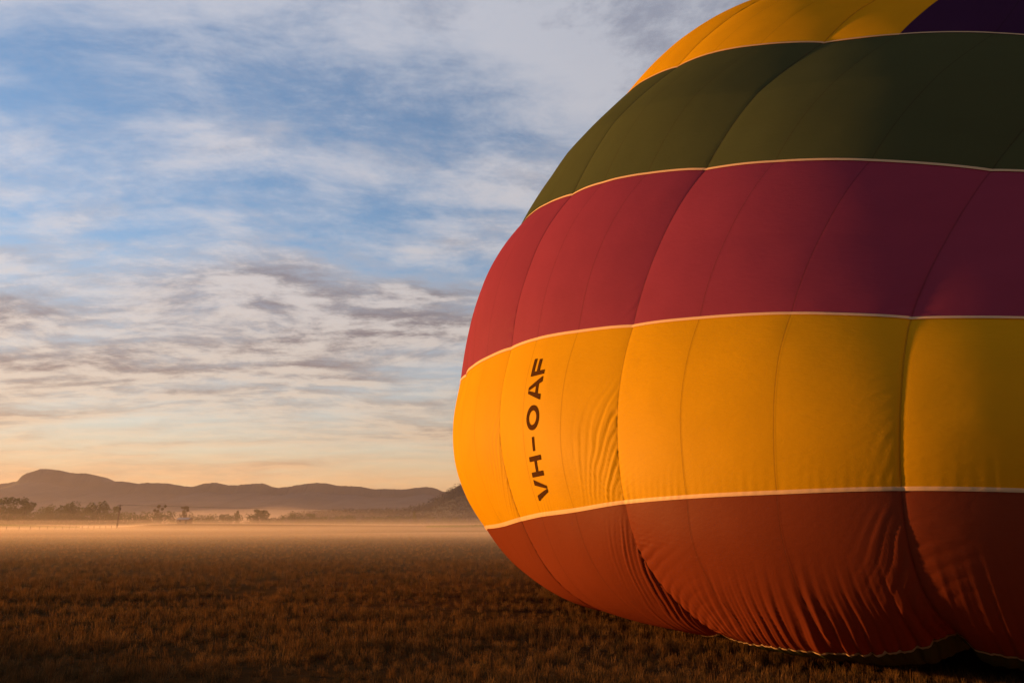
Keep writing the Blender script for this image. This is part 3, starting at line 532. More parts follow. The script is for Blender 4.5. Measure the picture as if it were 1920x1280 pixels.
def puff(r, c):
    """How far the cloth stands proud of the smooth bag: gores billow between load tapes, slack cloth wrinkles."""
    u = np.mod(c, 3.0) / 3.0
    gore = np.floor(c / 3.0)
    w = np.interp(r, np.arange(NR), W_ROW)
    h = -np.interp(r, np.arange(NR), H_CUM)                    # metres, upwards
    s, d = (1 - u) * 3 * w, u * 3 * w                           # distance to the load tape on either side
    A = np.interp(r, [0, 3, 10, 14, 18, 22, 24, 26, 29, 33], [0, .02, .07, .07, .07, .075, .11, .13, .08, .0])
    A = A * (0.8 + 0.4 * vnoise(gore * 7.3, r * 0.15, 2))
    q = (4 * u * (1 - u))
    ex = np.interp(r, [0, 16, 20, 22, 24], [.85, .80, .68, .58, .50])
    z = A * (q ** ex - (8 / 9) ** ex)
    cc = (np.mod(c + 22.5, 45) - 22.5)
    z = z - 0.15 * np.exp(-(cc / np.where(cc < 0, 0.30, 0.09)) ** 2) * sstep(r, 24.2, 26.2)      # one deep tuck where the hem meets the ground
    # each colour band bellies out between its horizontal tapes
    rr_ = np.interp(r, [0, 5, 10, 14, 18, 22, 26, 33], [0, 1, 2, 3, 4, 5, 6, 7])
    z = z + np.interp(rr_, [0, .9, 1.5, 2.5, 3.5, 4.5, 5.5, 6.2, 7], [0, .04, .06, .19, .07, .05, .04, 0, 0]) * np.sin(np.pi * np.mod(rr_, 1.0)) ** 0.85
    u3 = np.mod(c, 1.0)
    z = z + 0.004 * ((4 * u3 * (1 - u3)) ** 0.75) * np.interp(r, [0, 6, 30], [0, 1, 1])   # each panel bellies a little
    z = z + 0.035 * (fbm(c * 0.9 + 9, h * 0.5, 3, 21) - 0.5)
    pin = np.ones_like(r)
    for tr_ in (10, 14, 18, 22):
        pin = pin * (1 - 0.85 * np.exp(-np.abs(r - tr_) / 0.10))
    wob = fbm(c * 1.7, h * 0.9, 3, 31)
    # long oblique folds running up into the load tape
    e_y = sstep(r, 18.9, 20.3) * (1 - sstep(r, 21.95, 22.1))
    e_lr = sstep(r, 22.1, 23.0) * (1 - sstep(r, 25.6, 26.4))
    e_ur = 0.42 * sstep(r, 16.2, 17.7) * (1 - sstep(r, 17.9, 18.1))
    e_g = 0.28 * sstep(r, 12.8, 13.7) * (1 - sstep(r, 13.9, 14.1))
    e_top = 0.45 * (1 - sstep(r, 9.2, 9.95)) * sstep(r, 4, 7)
    reach = np.where(gore == -1, 0.22, 0.32 + 0.40 * e_y * sstep(r, 19, 22)) + 0.10 * wob
    amp = np.select([gore == -2, gore == -3, gore == -1], [1.0, 0.75, 0.16], 0.35)
    env = (e_y * amp + np.where(gore == 0, 1.5, np.where(gore == -1, .8, 1.1)) * e_lr + e_ur + e_g + e_top) * np.exp(-(s / reach) ** 1.5)
    slant = np.where(r < 18, 0.75, np.where(r < 22, 1.15 + 1.3 * sstep(r, 19.5, 22), 2.4))
    ph = (h + slant * s) / 0.25 + 2.8 * wob + gore * 0.37 + 0.5 * vnoise(h * 2.3, gore * 3.1, 8)
    each = np.clip(-0.15 + 1.7 * vnoise(np.floor(ph) * 1.7 + 0.5, gore * 9.7 + s * 0.8, 15), 0.05, 2)                           # every fold has its own depth
    z = z + pin * env * (0.015 * each * ridged(ph) + 0.005 * np.sin(2 * np.pi * (ph * 2.3 + 2 * wob)))
    # short gathers on the other side of the tape
    env = np.exp(-d / (0.20 + 0.18 * e_lr)) * (0.55 * (e_y + 0.5 * sstep(r, 18.2, 19.5) * (1 - e_y)) + 1.1 * e_lr + 0.15)
    env = env * sstep(r, 8, 14) * (1 - sstep(r, 26, 28)) * np.where(gore == 0, 0.3, 1.0)
    ph = (h - 0.35 * d) / (0.105 + 0.05 * e_lr) + 1.6 * wob
    z = z + pin * env * (0.0050 + 0.002 * e_lr) * ridged(ph) * (0.3 + 1.0 * vnoise(h * 3.0, gore * 5.1, 19))
    # pleats standing on the tape below the yellow band
    env = (sstep(r, 20.9, 21.9) * (1 - sstep(r, 22.0, 22.05))) * (0.25 + 1.2 * sstep(vnoise(c * 2.3, c * 0 + 5, 41), 0.40, 0.85)) * np.exp(-(22 - r).clip(0) / 0.55)
    php = c * w / 0.12 + 1.8 * wob
    z = z + env * 0.0062 * (0.2 + vnoise(np.floor(php) * 1.9 + .5, c * 0, 23)) * ridged(php)
    # slack drapes of the lowest band, gathered towards the ground
    env = sstep(r, 23.0, 26.0) ** 1.2 * (0.25 + 1.1 * sstep(fbm(c * 0.8, c * 0 + 2, 2, 53), 0.30, 0.70)) * (1 - 0.6 * sstep(r, 29, 32))
    env = np.maximum(env, 0.8 * sstep(r, 22.8, 25.0) * (gore == 0))
    env = env * (0.45 + 0.9 * np.exp(-s / 0.9) + 0.5 * np.exp(-np.mod(c, 1.0) * w / 0.35))
    ph = (c * w) / 0.14 + 0.25 * (r - 26) + 2.2 * fbm(c * 1.1, r * 0.20, 3, 61)
    each = np.clip(-0.2 + 1.9 * vnoise(np.floor(ph) * 2.3 + 0.5, r * 0.45, 67), 0.03, 2)
    z = z + env * (0.0145 * each * ridged(ph) + 0.005 * ridged(ph * 2.1 + 0.3))
    return z

def cloth(r, c, off=0.0):
    r, c = np.asarray(r, float), np.asarray(c, float)
    r, c = np.broadcast_arrays(r, c)
    cc = np.mod(c + 22.5, 45) - 22.5
    curl = 2.3 * sstep(-cc, 1.6, 5.6) * (1 - sstep(-cc, 14, 20))            # here the hem has rolled further under the bag
    rb = r + curl * np.interp(r, [22, 26, 33], [0, 1, 0])
    P = base_surf(rb, c)
    P = P + (base_normal(rb, c) * _s) * (puff(r, c) + off)[..., None]
    P[..., 2] = np.maximum(P[..., 2], 0.045 + 0.02 * vnoise(c * 5, r * 5, 3) + off)
    return P

balloon = empty('hot_air_balloon', tuple(Vector((float(G[-1, :, 0].mean()), float(G[-1, :, 1].mean()), 0.0))))
tag(balloon, 'huge half-inflated hot air balloon banded yellow, crimson and green, slumped on the grass', 'balloon')
B0 = np.array(balloon.location)
V0, V1 = -14, 6                                                 # panel columns that face the camera
BANDS = [(26, 33, M_GREEN, 30), (22, 26, M_RED_BOUNCE, 28), (18, 22, M_YELLOW, 26), (14, 18, M_RED, 20), (10, 14, M_GREEN, 16), (5, 10, None, 10), (0, 5, M_RED, 5)]
def top_mat(cc):
    return M_PURPLE if (cc + 2) % 18 < 9 else M_YELLOW
def sheet(name, r0, r1, c0, c1, nu, nv, mat, off=0.0):
    r, c = np.meshgrid(np.linspace(r0, r1, nv), np.linspace(c0, c1, nu), indexing='ij')
    P = cloth(r, c, off) - B0
    uv = np.stack([c * 1.3, -np.interp(r, np.arange(NR), H_CUM)], -1)
    return mesh_np(name, P, grid_faces(nv, nu), mat, balloon, uv=uv)
for r0, r1, mat, per in BANDS:
    nv = int((r1 - r0) * per) + 1
    nu = 64 if r0 >= 22 else 44 if r0 >= 14 else 26
    for c0 in range(V0, V1):
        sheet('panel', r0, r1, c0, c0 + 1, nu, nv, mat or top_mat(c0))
    # the same ring carried on round the back, where no single panel can be picked out
    if mat:
        sheet('far_side_cloth', r0, r1, V1, NC + V0, (NC + V0 - V1) * 10 + 1, (r1 - r0) * 5 + 1, mat)['kind'] = 'stuff'
    else:
        for c0 in range(V1, NC + V0):
            sheet('panel', r0, r1, c0, c0 + 1, 8, 16, top_mat(c0))
for k_, tr_ in T_ROWS.items():
    hw = 0.026 / max(np.interp(tr_, np.arange(NR - 1) + .5, np.diff(H_CUM)), .2)
    c = np.concatenate([np.linspace(V0, V1, (V1 - V0) * 40 + 1), np.linspace(V1, NC + V0, (NC + V0 - V1) * 8 + 1)[1:-1]])
    rj = np.array([-1, -.5, 0, .5, 1])[:, None] * hw + tr_
    off = 0.012 + 0.004 * (1 - np.abs(np.array([-1, -.5, 0, .5, 1]))[:, None]) + 0 * c[None, :]
    R2, C2 = np.broadcast_arrays(rj, c[None, :])
    P = cloth(R2, C2, 0.0) + base_normal(R2, C2)[..., :] * _s * off[..., None] - B0
    mesh_np('load_tape', P, grid_faces(5, len(c), True), M_TAPE, balloon, uv=np.stack([C2 * 1.3, R2], -1))
for c0 in range(V0, V1 + 1):
    major = c0 % 3 == 0
    hwc = (0.008 if not major else 0.009)
    for r0, r1 in ((1, 26.5),):
        r = np.linspace(r0, r1, 300)
        wv = np.interp(r, np.arange(NR), W_ROW)
        R2 = np.repeat(r[:, None], 3, 1)
        C2 = c0 + np.array([-1, 0, 1])[None, :] * (hwc / wv)[:, None]
        P = cloth(R2, C2) + base_normal(R2, C2) * _s * 0.006 - B0
        mesh_np('seam', P, grid_faces(300, 3), M_SEAM, balloon)

# registration letters up the yellow band
def bar(p0, p1, p2, p3, nu=8, nv=10):
    """Bilinear patch p0-p1 (bottom edge) to p3-p2."""
    s, t = np.meshgrid(np.linspace(0, 1, nu), np.linspace(0, 1, nv), indexing='ij')
    p0, p1, p2, p3 = map(np.array, (p0, p1, p2, p3))
    P = ((1 - s) * (1 - t))[..., None] * p0 + (s * (1 - t))[..., None] * p1 + (s * t)[..., None] * p2 + ((1 - s) * t)[..., None] * p3
    return P.reshape(-1, 2), grid_faces(nu, nv)
def glyph(ch):
    k1, k2 = 0.24, 0.20
    if ch == 'V':
        return [bar((.36, 0), (.5, 0), (.26, 1), (0, 1)), bar((.5, 0), (.64, 0), (1, 1), (.74, 1))]
    if ch == 'H':
        return [bar((0, 0), (k1, 0), (k1, 1), (0, 1)), bar((1 - k1, 0), (1, 0), (1, 1), (1 - k1, 1)), bar((k1, .40), (1 - k1, .40), (1 - k1, .58), (k1, .58))]
    if ch == '-':
        return [bar((0, .42), (1, .42), (1, .58), (0, .58))]
    if ch == 'A':
        return [bar((0, 0), (.24, 0), (.5, 1), (.37, 1)), bar((.76, 0), (1, 0), (.63, 1), (.5, 1)), bar((.27, .24), (.73, .24), (.67, .42), (.33, .42))]
    if ch == 'F':
        return [bar((0, 0), (k1, 0), (k1, 1), (0, 1)), bar((k1, .80), (1, .80), (1, 1), (k1, 1)), bar((k1, .38), (.92, .38), (.92, .57), (k1, .57))]
    t = np.linspace(0, 2 * np.pi, 49)[:-1]
    o = np.stack([.5 + .5 * np.cos(t), .5 + .5 * np.sin(t)], -1)
    i = np.stack([.5 + .29 * np.cos(t), .5 + .32 * np.sin(t)], -1)
    mid = (o + i) / 2
    return [(np.concatenate([o, mid, i]), grid_faces(3, 48, True))]
LETTERS = [('V', 21.686, 21.178), ('H', 21.127, 20.659), ('-', 20.550, 20.234), ('O', 20.088, 19.545), ('A', 19.463, 18.944), ('F', 18.896, 18.497)]
vs, fs, nb = [], [], 0
for ch, ra, rb in LETTERS:
    for P, f in glyph(ch):
        r = ra + (rb - ra) * P[:, 0]
        c = -4.52 - 0.36 * P[:, 1]
        vs.append(cloth(r, c, 0.010) - B0)
        fs.append(f + nb)
        nb += len(P)
lett = mesh_np('registration_lettering', np.concatenate(vs), np.concatenate(fs), M_INK, balloon, uv=np.zeros((nb, 2)))
lett['label'] = 'dark brown letters VH-OAF running up the yellow band'


# ------------------------------------------------------------------ trees
M_BARK = simple('bark', (0.075, 0.052, 0.036), 0.9, 0.3, 5)
M_LEAF = leaf_mat('gum_leaves', (0.050, 0.058, 0.024))
M_WOOD = leaf_mat('hill_scrub', (0.010, 0.010, 0.009), 0.05)
M_LEAF2 = leaf_mat('dry_leaves', (0.070, 0.056, 0.026))

def crown_points(kind, rng, n_):
    """Lumpy clouds of leaf positions for a crown of unit height 1 (trunk foot at z = 0)."""
    pts = []
    if kind == 'broad':
        blobs = [(rng.normal(0, .22), rng.normal(0, .22), rng.uniform(.20, .86), rng.uniform(.12, .22)) for _ in range(22)]
    elif kind == 'column':
        blobs = [(rng.normal(0, .07), rng.normal(0, .07), z, .15 * (1.1 - abs(z - .55))) for z in np.linspace(.10, .93, 13)]
    elif kind == 'bush':
        blobs = [(rng.normal(0, .42), rng.normal(0, .42), rng.uniform(.08, .76), rng.uniform(.18, .28)) for _ in range(22)]
    elif kind == 'cone':
        blobs = [(rng.normal(0, .02), rng.normal(0, .02), z, .20 * (1.02 - z) + .02) for z in np.linspace(.15, .98, 14)]
    else:                                                        # sparse head on a long bare stem
        blobs = [(rng.normal(0, .15), rng.normal(0, .15), rng.uniform(.36, .96), rng.uniform(.04, .085)) for _ in range(13)]
    per = n_ // len(blobs)
    for bx, by, bz, br in blobs:
        d = rng.normal(size=(per, 3))
        d /= np.linalg.norm(d, axis=1)[:, None]
        d *= (rng.uniform(.35, 1, (per, 1)) ** .5) * br
        d[:, 2] *= .8
        pts.append(d + (bx, by, bz))
    return np.concatenate(pts), blobs

def leaf_cards(pts, size, rng):
    n_ = len(pts)
    a = rng.normal(size=(n_, 3)); a /= np.linalg.norm(a, axis=1)[:, None]
    b = np.cross(a, rng.normal(size=(n_, 3))); b /= np.linalg.norm(b, axis=1)[:, None]
    s = size * rng.uniform(.55, 1.3, (n_, 1))
    V = np.stack([pts - a * s, pts - b * s * .45, pts + a * s, pts + b * s * .45], 1)
    return V.reshape(-1, 3), np.arange(n_ * 4).reshape(-1, 4)

TREE_MESH = {}
def tree_meshes(kind, var, n_=1100, leaf=.045):
    key = (kind, var, n_)
    if key not in TREE_MESH:
        rng = np.random.default_rng(hash_seed(kind) + var * 31)
        pts, blobs = crown_points(kind, rng, n_)
        V, Fc = leaf_cards(pts, leaf, rng)
        cr_ = mesh_np('crown', V, Fc, M_LEAF if kind != 'sparse' else M_LEAF2, smooth=False, link=False)
        mb = MB()
        mb.tube([(0, 0, -.03), (.01, 0, .2), (-.005, .01, .45), (0, 0, .75)], [.026, .020, .015, .006], 6)
        for bx, by, bz, br in blobs[::2]:
            z0 = max(.12, bz - .28)
            mb.tube([(0, 0, z0), (bx * .5, by * .5, (z0 + bz) / 2 - .02), (bx, by, bz)], [.012, .008, .003], 5)
        t_ = mb.build('trunk', M_BARK, None, True)
        COL.objects.unlink(t_)
        TREE_MESH[key] = (cr_.data, t_.data)
    return TREE_MESH[key]
def hash_seed(s): return sum(ord(ch) * (i + 3) for i, ch in enumerate(s))

def tree(name, kind, var, loc, height, spread, label, group, n_=1100, leaf=.045, rz=None):
    cm, tm = tree_meshes(kind, var, n_, leaf)
    root = empty(name, loc, random.uniform(0, 6.3) if rz is None else rz)
    root.scale = (height * spread, height * spread, height)
    for nm, me in (('crown', cm), ('trunk', tm)):
        o = bpy.data.objects.new(nm, me)
        COL.objects.link(o)
        o.parent = root
    return tag(root, label, 'tree', group)

TREES = "misty trees along the far edge of the field"
LOW = 'low hazy tree merging into the misty tree line across the field'
# photo column, top row, distance, kind, spread, label
ROW = [(6, 926, 400, 'broad', 1.25, 'largest dark tree of the far tree line, cut by the picture edge'),
       (29, 939, 405, 'bush', .8, 'rounded tree sloping down from the largest one of the far line'),
       (50, 938, 400, 'column', 1.25, 'narrow upright tree standing clear beside the largest far tree'),
       (41, 949, 420, 'bush', .9, LOW), (70, 951, 430, 'bush', .9, LOW), (84, 951, 430, 'bush', .9, LOW),
       (99, 943, 425, 'broad', .85, 'small pointed tree peeping above low scrub, between the upright tree and the twin crowns'),
       (113, 949, 430, 'bush', .9, LOW), (130, 944, 425, 'bush', .8, LOW),
       (144, 937.5, 420, 'broad', 1.0, 'broad tree left of the square-headed tree in the far line'),
       (160, 945, 430, 'bush', .8, LOW),
       (183, 934.5, 420, 'broad', 1.0, 'tall square-headed tree nearest the leaning utility pole'),
       (210, 944.5, 430, 'broad', .95, 'rounded tree directly behind the top of the utility pole'),
       (228, 954, 440, 'bush', .9, LOW), (245, 956, 450, 'bush', .9, LOW), (262, 955.5, 450, 'bush', .9, LOW), (277, 956, 455, 'bush', .9, LOW),
       (290, 958, 455, 'bush', .9, LOW),
       (299, 945.5, 450, 'sparse', .8, 'spindly tree with a sparse head between the pole and the shed'),
       (311, 954, 455, 'bush', .8, LOW), (327, 961, 460, 'bush', .9, LOW), (341, 960, 460, 'bush', .8, LOW),
       (351, 948.5, 450, 'sparse', .9, 'thin open-crowned tree rising straight behind the small shed'),
       (367, 962, 470, 'bush', .8, LOW), (386, 955, 470, 'bush', .9, 'pale rounded tree just past the shed in the far line'),
       (402, 960, 480, 'bush', .9, LOW), (418, 959.5, 480, 'bush', .9, LOW), (433, 961, 480, 'bush', .9, LOW),
       (446, 957, 480, 'column', .7, 'thin pale tree poking above the low far scrub'), (465, 959.5, 490, 'bush', .9, LOW),
       (484, 954.5, 490, 'column', 1.4, 'first of a close pair of pale misty trees mid-field'), (498, 956.5, 490, 'column', 1.5, 'second of a close pair of pale misty trees mid-field'),
       (514, 961, 500, 'bush', .9, LOW), (533, 962, 500, 'bush', .9, LOW),
       (555, 956.5, 500, 'broad', 1.1, 'wide pale tree standing alone in the mist'), (572, 963, 510, 'bush', .9, LOW),
       (590, 959.5, 510, 'broad', .95, 'faint narrow tree where the tree line meets the dark hill'),
       (612, 963, 520, 'bush', .9, LOW), (632, 963.5, 520, 'bush', .9, LOW), (655, 962.5, 520, 'bush', .9, LOW), (680, 964, 520, 'bush', .9, LOW),
       (705, 963.5, 530, 'bush', .9, LOW), (730, 964, 530, 'bush', .9, LOW), (755, 964, 530, 'bush', .9, LOW),
       (778, 959, 530, 'cone', 1.0, 'small dark conical tree at the foot of the wooded hill'),
       (808, 965, 530, 'bush', 1.1, LOW), (832, 966, 530, 'bush', 1.0, LOW), (860, 967, 530, 'bush', 1.0, LOW), (884, 967, 530, 'bush', 1.0, LOW), (910, 967, 530, 'bush', 1.0, LOW)]
SHORT = {6: 'the largest far tree', 29: 'the sloping rounded tree', 50: 'the narrow upright tree', 99: 'the small pointed tree', 144: 'the broad tree', 183: 'the square-headed tree',
         210: 'the tree behind the pole', 299: 'the spindly tree', 351: 'the thin tree behind the shed', 386: 'the pale rounded tree', 446: 'the thin pale tree', 484: 'the misty pair', 498: 'the misty pair',
         555: 'the lone wide tree', 590: 'the faint narrow tree', 778: 'the conical tree', 960: 'the balloon'}
ORD = ['first', 'second', 'third', 'fourth', 'fifth', 'sixth', 'seventh', 'eighth', 'ninth']
keys, names = sorted(SHORT), {}
lows = sorted(p_[0] for p_ in ROW if p_[5] is LOW)
for px in lows:
    a_ = max(k_ for k_ in keys if k_ < px)
    z_ = min(k_ for k_ in keys if k_ > px)
    run = [q_ for q_ in lows if a_ < q_ < z_]
    names[px] = ('lone low hazy tree between %s and %s' % (SHORT[a_], SHORT[z_])) if len(run) == 1 else \
        ('%s low hazy tree going from %s to %s' % (ORD[run.index(px)], SHORT[a_], SHORT[z_]))
for i, (px, py, dist, kind, sp, lab) in enumerate(ROW):
    lab = names.get(px, lab) if lab is LOW else lab
    p = at(px, py, dist)
    z0 = float(ground_z(p.x, p.y))
    tree('gum_tree' if kind != 'cone' else 'pine_tree', kind, i % 4, (p.x, p.y, z0 - .1), p.z - z0 + .1, sp, lab, TREES)

# two big shade trees just outside the frame, up-sun: their shadow falls across the near grass
def sunward(along, across, z=0.0):
    """Point given by metres towards the sun and metres across (away from the camera) from the camera foot."""
    sx, sy = -math.sin(SUN_AZ), math.cos(SUN_AZ)
    return (sx * along + math.cos(SUN_AZ) * across, sy * along + math.sin(SUN_AZ) * across, z)
for i, (al, ac, hh, sp, lab) in enumerate([(60, 2.2, 11.0, .50, 'big shade tree out of sight beside the field, farthest from the camera'),
                                           (52, -2.0, 11.0, .55, 'big shade tree out of sight beside the field, middle one of three'),
                                           (46, -8.0, 10.0, .60, 'big shade tree out of sight beside the field, closest to the camera')]):
    tree('gum_tree', 'bush', 10 + i, sunward(al, ac), hh, sp, lab, 'shade trees beside the field', 7000, .045)

# woodland on the dark hill: one mass of small crowns
rng = np.random.default_rng(5)
hill = bpy.data.objects['wooded_hill'].data
hv = np.empty(len(hill.vertices) * 3, np.float32)
hill.vertices.foreach_get('co', hv)
hv = hv.reshape(-1, 3)
hv = hv[(hv[:, 0] < 250) & (hv[:, 1] < 1180) & (hv[:, 0] > -330)]
pick = hv[rng.integers(0, len(hv), 5200)] + rng.normal(0, 1.5, (5200, 3)) * (1, 1, 0)
pts = (pick[:, None] + rng.normal(0, 1, (5200, 8, 3)) * (1.5, 1.5, 1.2) + (0, 0, 1.6)).reshape(-1, 3)
V, Fc = leaf_cards(pts, 1.15, rng)
wood = mesh_np('hillside_woodland', V, Fc, M_WOOD, smooth=False)
tag(wood, 'scrubby woodland covering the dark hill behind the balloon', 'woodland', kind='stuff')


# ------------------------------------------------------------------ shed, pole, wires, fence, crops
M_TIN = simple('galvanised_roof', (0.20, 0.20, 0.21), 0.6, 0.2, 2, 0.3)
M_WALL = simple('weathered_boards', (0.16, 0.10, 0.065), 0.85, 0.3, 3)
M_DARK = simple('dark_opening', (0.02, 0.017, 0.015), 0.9)
M_POLE = simple('weathered_timber', (0.060, 0.045, 0.035), 0.9, 0.3, 3)
M_WIRE = simple('wire', (0.04, 0.04, 0.042), 0.6)

p = at(346, 981, 300)
zs = float(ground_z(p.x, p.y))
shed = tag(empty('farm_shed', (p.x, p.y, zs - .05), math.radians(-14)), 'small farm shed with a pale tin roof on the low rise', 'shed')
MB().box(0, 0, .85, 4.6, 2.8, 1.7).build('wall', M_WALL, shed)
ro = MB()
for sgn in (-1, 1):
    ro.quad((-2.6, sgn * 1.65, 1.62), (2.6, sgn * 1.65, 1.62), (2.6, 0, 2.25), (-2.6, 0, 2.25))
    ro.quad((-2.6, sgn * 1.65, 1.57), (-2.6, 0, 2.20), (2.6, 0, 2.20), (2.6, sgn * 1.65, 1.57))
    ro.quad((-2.6, sgn * 1.65, 1.57), (2.6, sgn * 1.65, 1.57), (2.6, sgn * 1.65, 1.62), (-2.6, sgn * 1.65, 1.62))
ro.build('roof', M_TIN, shed)
g_ = MB()
for sx in (-2.3, 2.3):
    g_.quad((sx, -1.4, 1.7), (sx, 1.4, 1.7), (sx, 0, 2.2))
g_.build('gable', M_WALL, shed)
MB().box(1.5, -1.43, .65, .9, .06, 1.3).build('door', M_DARK, shed)
MB().box(-.9, -1.43, 1.0, .8, .06, .6).build('window', M_DARK, shed)

def pole(px, base_y, top_y, dist, lean, label):
    a, b_ = at(px, base_y, dist), at(px, top_y, dist)
    z0 = float(ground_z(a.x, dist))
    h = b_.z - z0
    r_ = tag(empty('utility_pole', (a.x, dist, z0 - .1)), label, 'pole')
    r_.rotation_euler = (0, lean, 0)
    MB().tube([(0, 0, -.3), (0, 0, h * .5), (0, 0, h)], [.26, .22, .18], 10).build('post', M_POLE, r_, True)
    arm = MB().box(0, 0, h - .35, 1.5, .12, .14).build('crossarm', M_POLE, r_)
    for sx in (-.65, 0, .65):
        MB().tube([(sx, 0, h - .28), (sx, 0, h - .10)], [.05, .04], 8).build('insulator', M_DARK, arm)
    MB().tube([(.32, -.1, h - 1.75), (.32, -.1, h - 1.0)], [.17, .17], 12).build('transformer', M_DARK, r_, True)
    return (a.x + math.sin(lean) * h, dist, z0 - .1 + h - .1)
t1 = pole(219, 990, 944.5, 250, math.radians(2.2), 'leaning timber utility pole at the end of the post fence')
t2 = pole(1120, 985, 948, 300, 0, 'utility pole hidden behind the balloon')
for i, (dx_, lab) in enumerate([(-.65, 'lower power line sagging from the pole towards the balloon'), (.65, 'upper power line sagging from the pole towards the balloon')]):
    pts = []
    for k_ in range(41):
        s_ = k_ / 40
        pts.append((t1[0] + (t2[0] - t1[0]) * s_ + dx_, t1[1] + (t2[1] - t1[1]) * s_, t1[2] + (t2[2] - t1[2]) * s_ - 1.3 * 4 * s_ * (1 - s_)))
    tag(MB().tube(pts, [.028] * 41, 5).build('power_line', M_WIRE, None, True), lab, 'wire')

fence = tag(empty('post_fence', (at(110, 990, 225).x, 225, float(ground_z(at(110, 990, 225).x, 225)))), 'wooden post and wire fence leading to the utility pole', 'fence')
F0 = Vector(fence.location)
fp = []
for i, px in enumerate([-60, -22, 12, 36, 57, 74, 89, 103, 117, 130, 142, 154, 165, 176, 187, 198, 209]):
    dist = float(np.interp(px, [-60, 60, 220], [185, 212, 250]))
    q = at(px, 990, dist)
    fp.append(Vector((q.x, dist, float(ground_z(q.x, dist)))) - F0)
for i, q in enumerate(fp):
    MB().tube([q + Vector((0, 0, -.2)), q + Vector((random.uniform(-.05, .05), 0, .95 + random.uniform(-.08, .1)))], [.13, .11], 8).build('post', M_POLE, fence, True)
for hz in (.45, .85):
    MB().tube([q + Vector((0, 0, hz)) for q in fp], [.022] * len(fp), 5).build('rail_wire', M_WIRE, fence, True)

M_CROP = leaf_mat('crop_leaves', (0.085, 0.105, 0.020), 0.4)
def crop(name, px0, px1, d0, d1, h0, h1, n_, label):
    rng = np.random.default_rng(len(name) + n_)
    px = rng.uniform(px0, px1, n_)
    d = rng.uniform(d0, d1, n_)
    x = (px - 960) / FPX * d / math.cos(PITCH) * 1.0
    x = np.array([at(a, 980, b_).x for a, b_ in zip(px, d)])
    hgt = np.interp(px, [px0, px1], [h0, h1]) * rng.uniform(.25, 1.0, n_)
    V, Fc = leaf_cards(np.stack([x, d, ground_z(x, d) + hgt], -1), .20, rng)
    return tag(mesh_np(name, V, Fc, M_CROP, smooth=False), label, 'crop', kind='stuff')
crop('green_crop', -140, 150, 262, 285, 2.0, .5, 9000, 'strip of green crop behind the post fence')
crop('green_crop', 800, 960, 250, 262, .75, 1.0, 3600, 'low strip of green crop beside the balloon')


# ------------------------------------------------------------------ dry grass
M_STRAW = []
for i, c_ in enumerate([(0.130, 0.060, 0.018), (0.090, 0.045, 0.015), (0.058, 0.036, 0.013), (0.165, 0.084, 0.028)]):
    M_STRAW.append(leaf_mat('straw_%d' % i, c_, 0.25))
tufts = bpy.data.collections.new('tufts')
rng = np.random.default_rng(3)
for i in range(10):
    nb = 26 if i < 8 else 9
    V, Fc = [], []
    for k_ in range(nb):
        a, rad = rng.uniform(0, 6.28), rng.uniform(0, .09)
        x, y = rad * math.cos(a), rad * math.sin(a)
        h = rng.uniform(.05, .15) * (1.35 if rng.random() < .12 else 1) if i < 8 else rng.uniform(.11, .22)
        lx, ly = rng.normal(0, .035), rng.normal(0, .035)
        ang = rng.uniform(0, 3.14)
        wx, wy = .0032 * math.cos(ang), .0032 * math.sin(ang)
        b0 = len(V)
        V += [(x - wx, y - wy, -.02), (x + wx, y + wy, -.02), (x + lx * .45 + wx * .8, y + ly * .45 + wy * .8, h * .6), (x + lx * .45 - wx * .8, y + ly * .45 - wy * .8, h * .6),
              (x + lx + wx * .3, y + ly + wy * .3, h), (x + lx - wx * .3, y + ly - wy * .3, h)]
        Fc += [(b0, b0 + 1, b0 + 2, b0 + 3), (b0 + 3, b0 + 2, b0 + 4, b0 + 5)]
    o = mesh_np('tuft', V, Fc, M_STRAW[i % 4], smooth=False, link=False)
    tufts.objects.link(o)

pts, scl = [], []
def scatter(y0, y1, dens, s0, s1):
    xa = y1 * 0.80
    n_ = int((y1 - y0) * 2 * xa * dens)
    x, y = rng.uniform(-xa, xa, n_), rng.uniform(y0, y1, n_)
    k_ = np.abs(x) < y * 0.80 + 1.5
    patch = fbm(x / 2.2, y / 1.1, 3, 77)
    k_ &= rng.random(n_) < 0.35 + 0.9 * sstep(patch, .35, .62)
    x, y, patch = x[k_], y[k_], patch[k_]
    pts.append(np.stack([x, y, ground_z(x, y)], -1))
    scl.append(rng.uniform(s0, s1, len(x)) * (0.50 + 0.72 * patch))
scatter(5.5, 12, 120, .55, 1.1)
scatter(12, 20, 55, .6, 1.15)
scatter(20, 36, 18, .8, 1.3)
scatter(36, 62, 6, .8, 1.2)
scatter(62, 120, 2.2, .8, 1.3)
pts, scl = np.concatenate(pts), np.concatenate(scl)
foot = cloth(np.full(180, 27.2), np.linspace(0, 45, 181)[:-1])[:, :2]
fc = foot.mean(0)
fa = np.arctan2(foot[:, 1] - fc[1], foot[:, 0] - fc[0])
fr = np.hypot(*(foot - fc).T)
o_ = np.argsort(fa)
pa, pr = np.arctan2(pts[:, 1] - fc[1], pts[:, 0] - fc[0]), np.hypot(pts[:, 0] - fc[0], pts[:, 1] - fc[1])
keep = pr > np.interp(pa, fa[o_], fr[o_], period=2 * np.pi) - .40
pts, scl = pts[keep], scl[keep]
gme = bpy.data.meshes.new('dry_grass')
gme.vertices.add(len(pts))
gme.vertices.foreach_set('co', pts.astype(np.float32).ravel())
at_ = gme.attributes.new('size', 'FLOAT', 'POINT')
at_.data.foreach_set('value', scl.astype(np.float32))
grass = bpy.data.objects.new('dry_grass', gme)
COL.objects.link(grass)
tag(grass, 'short dry brown grass covering the near field', 'grass', kind='stuff')
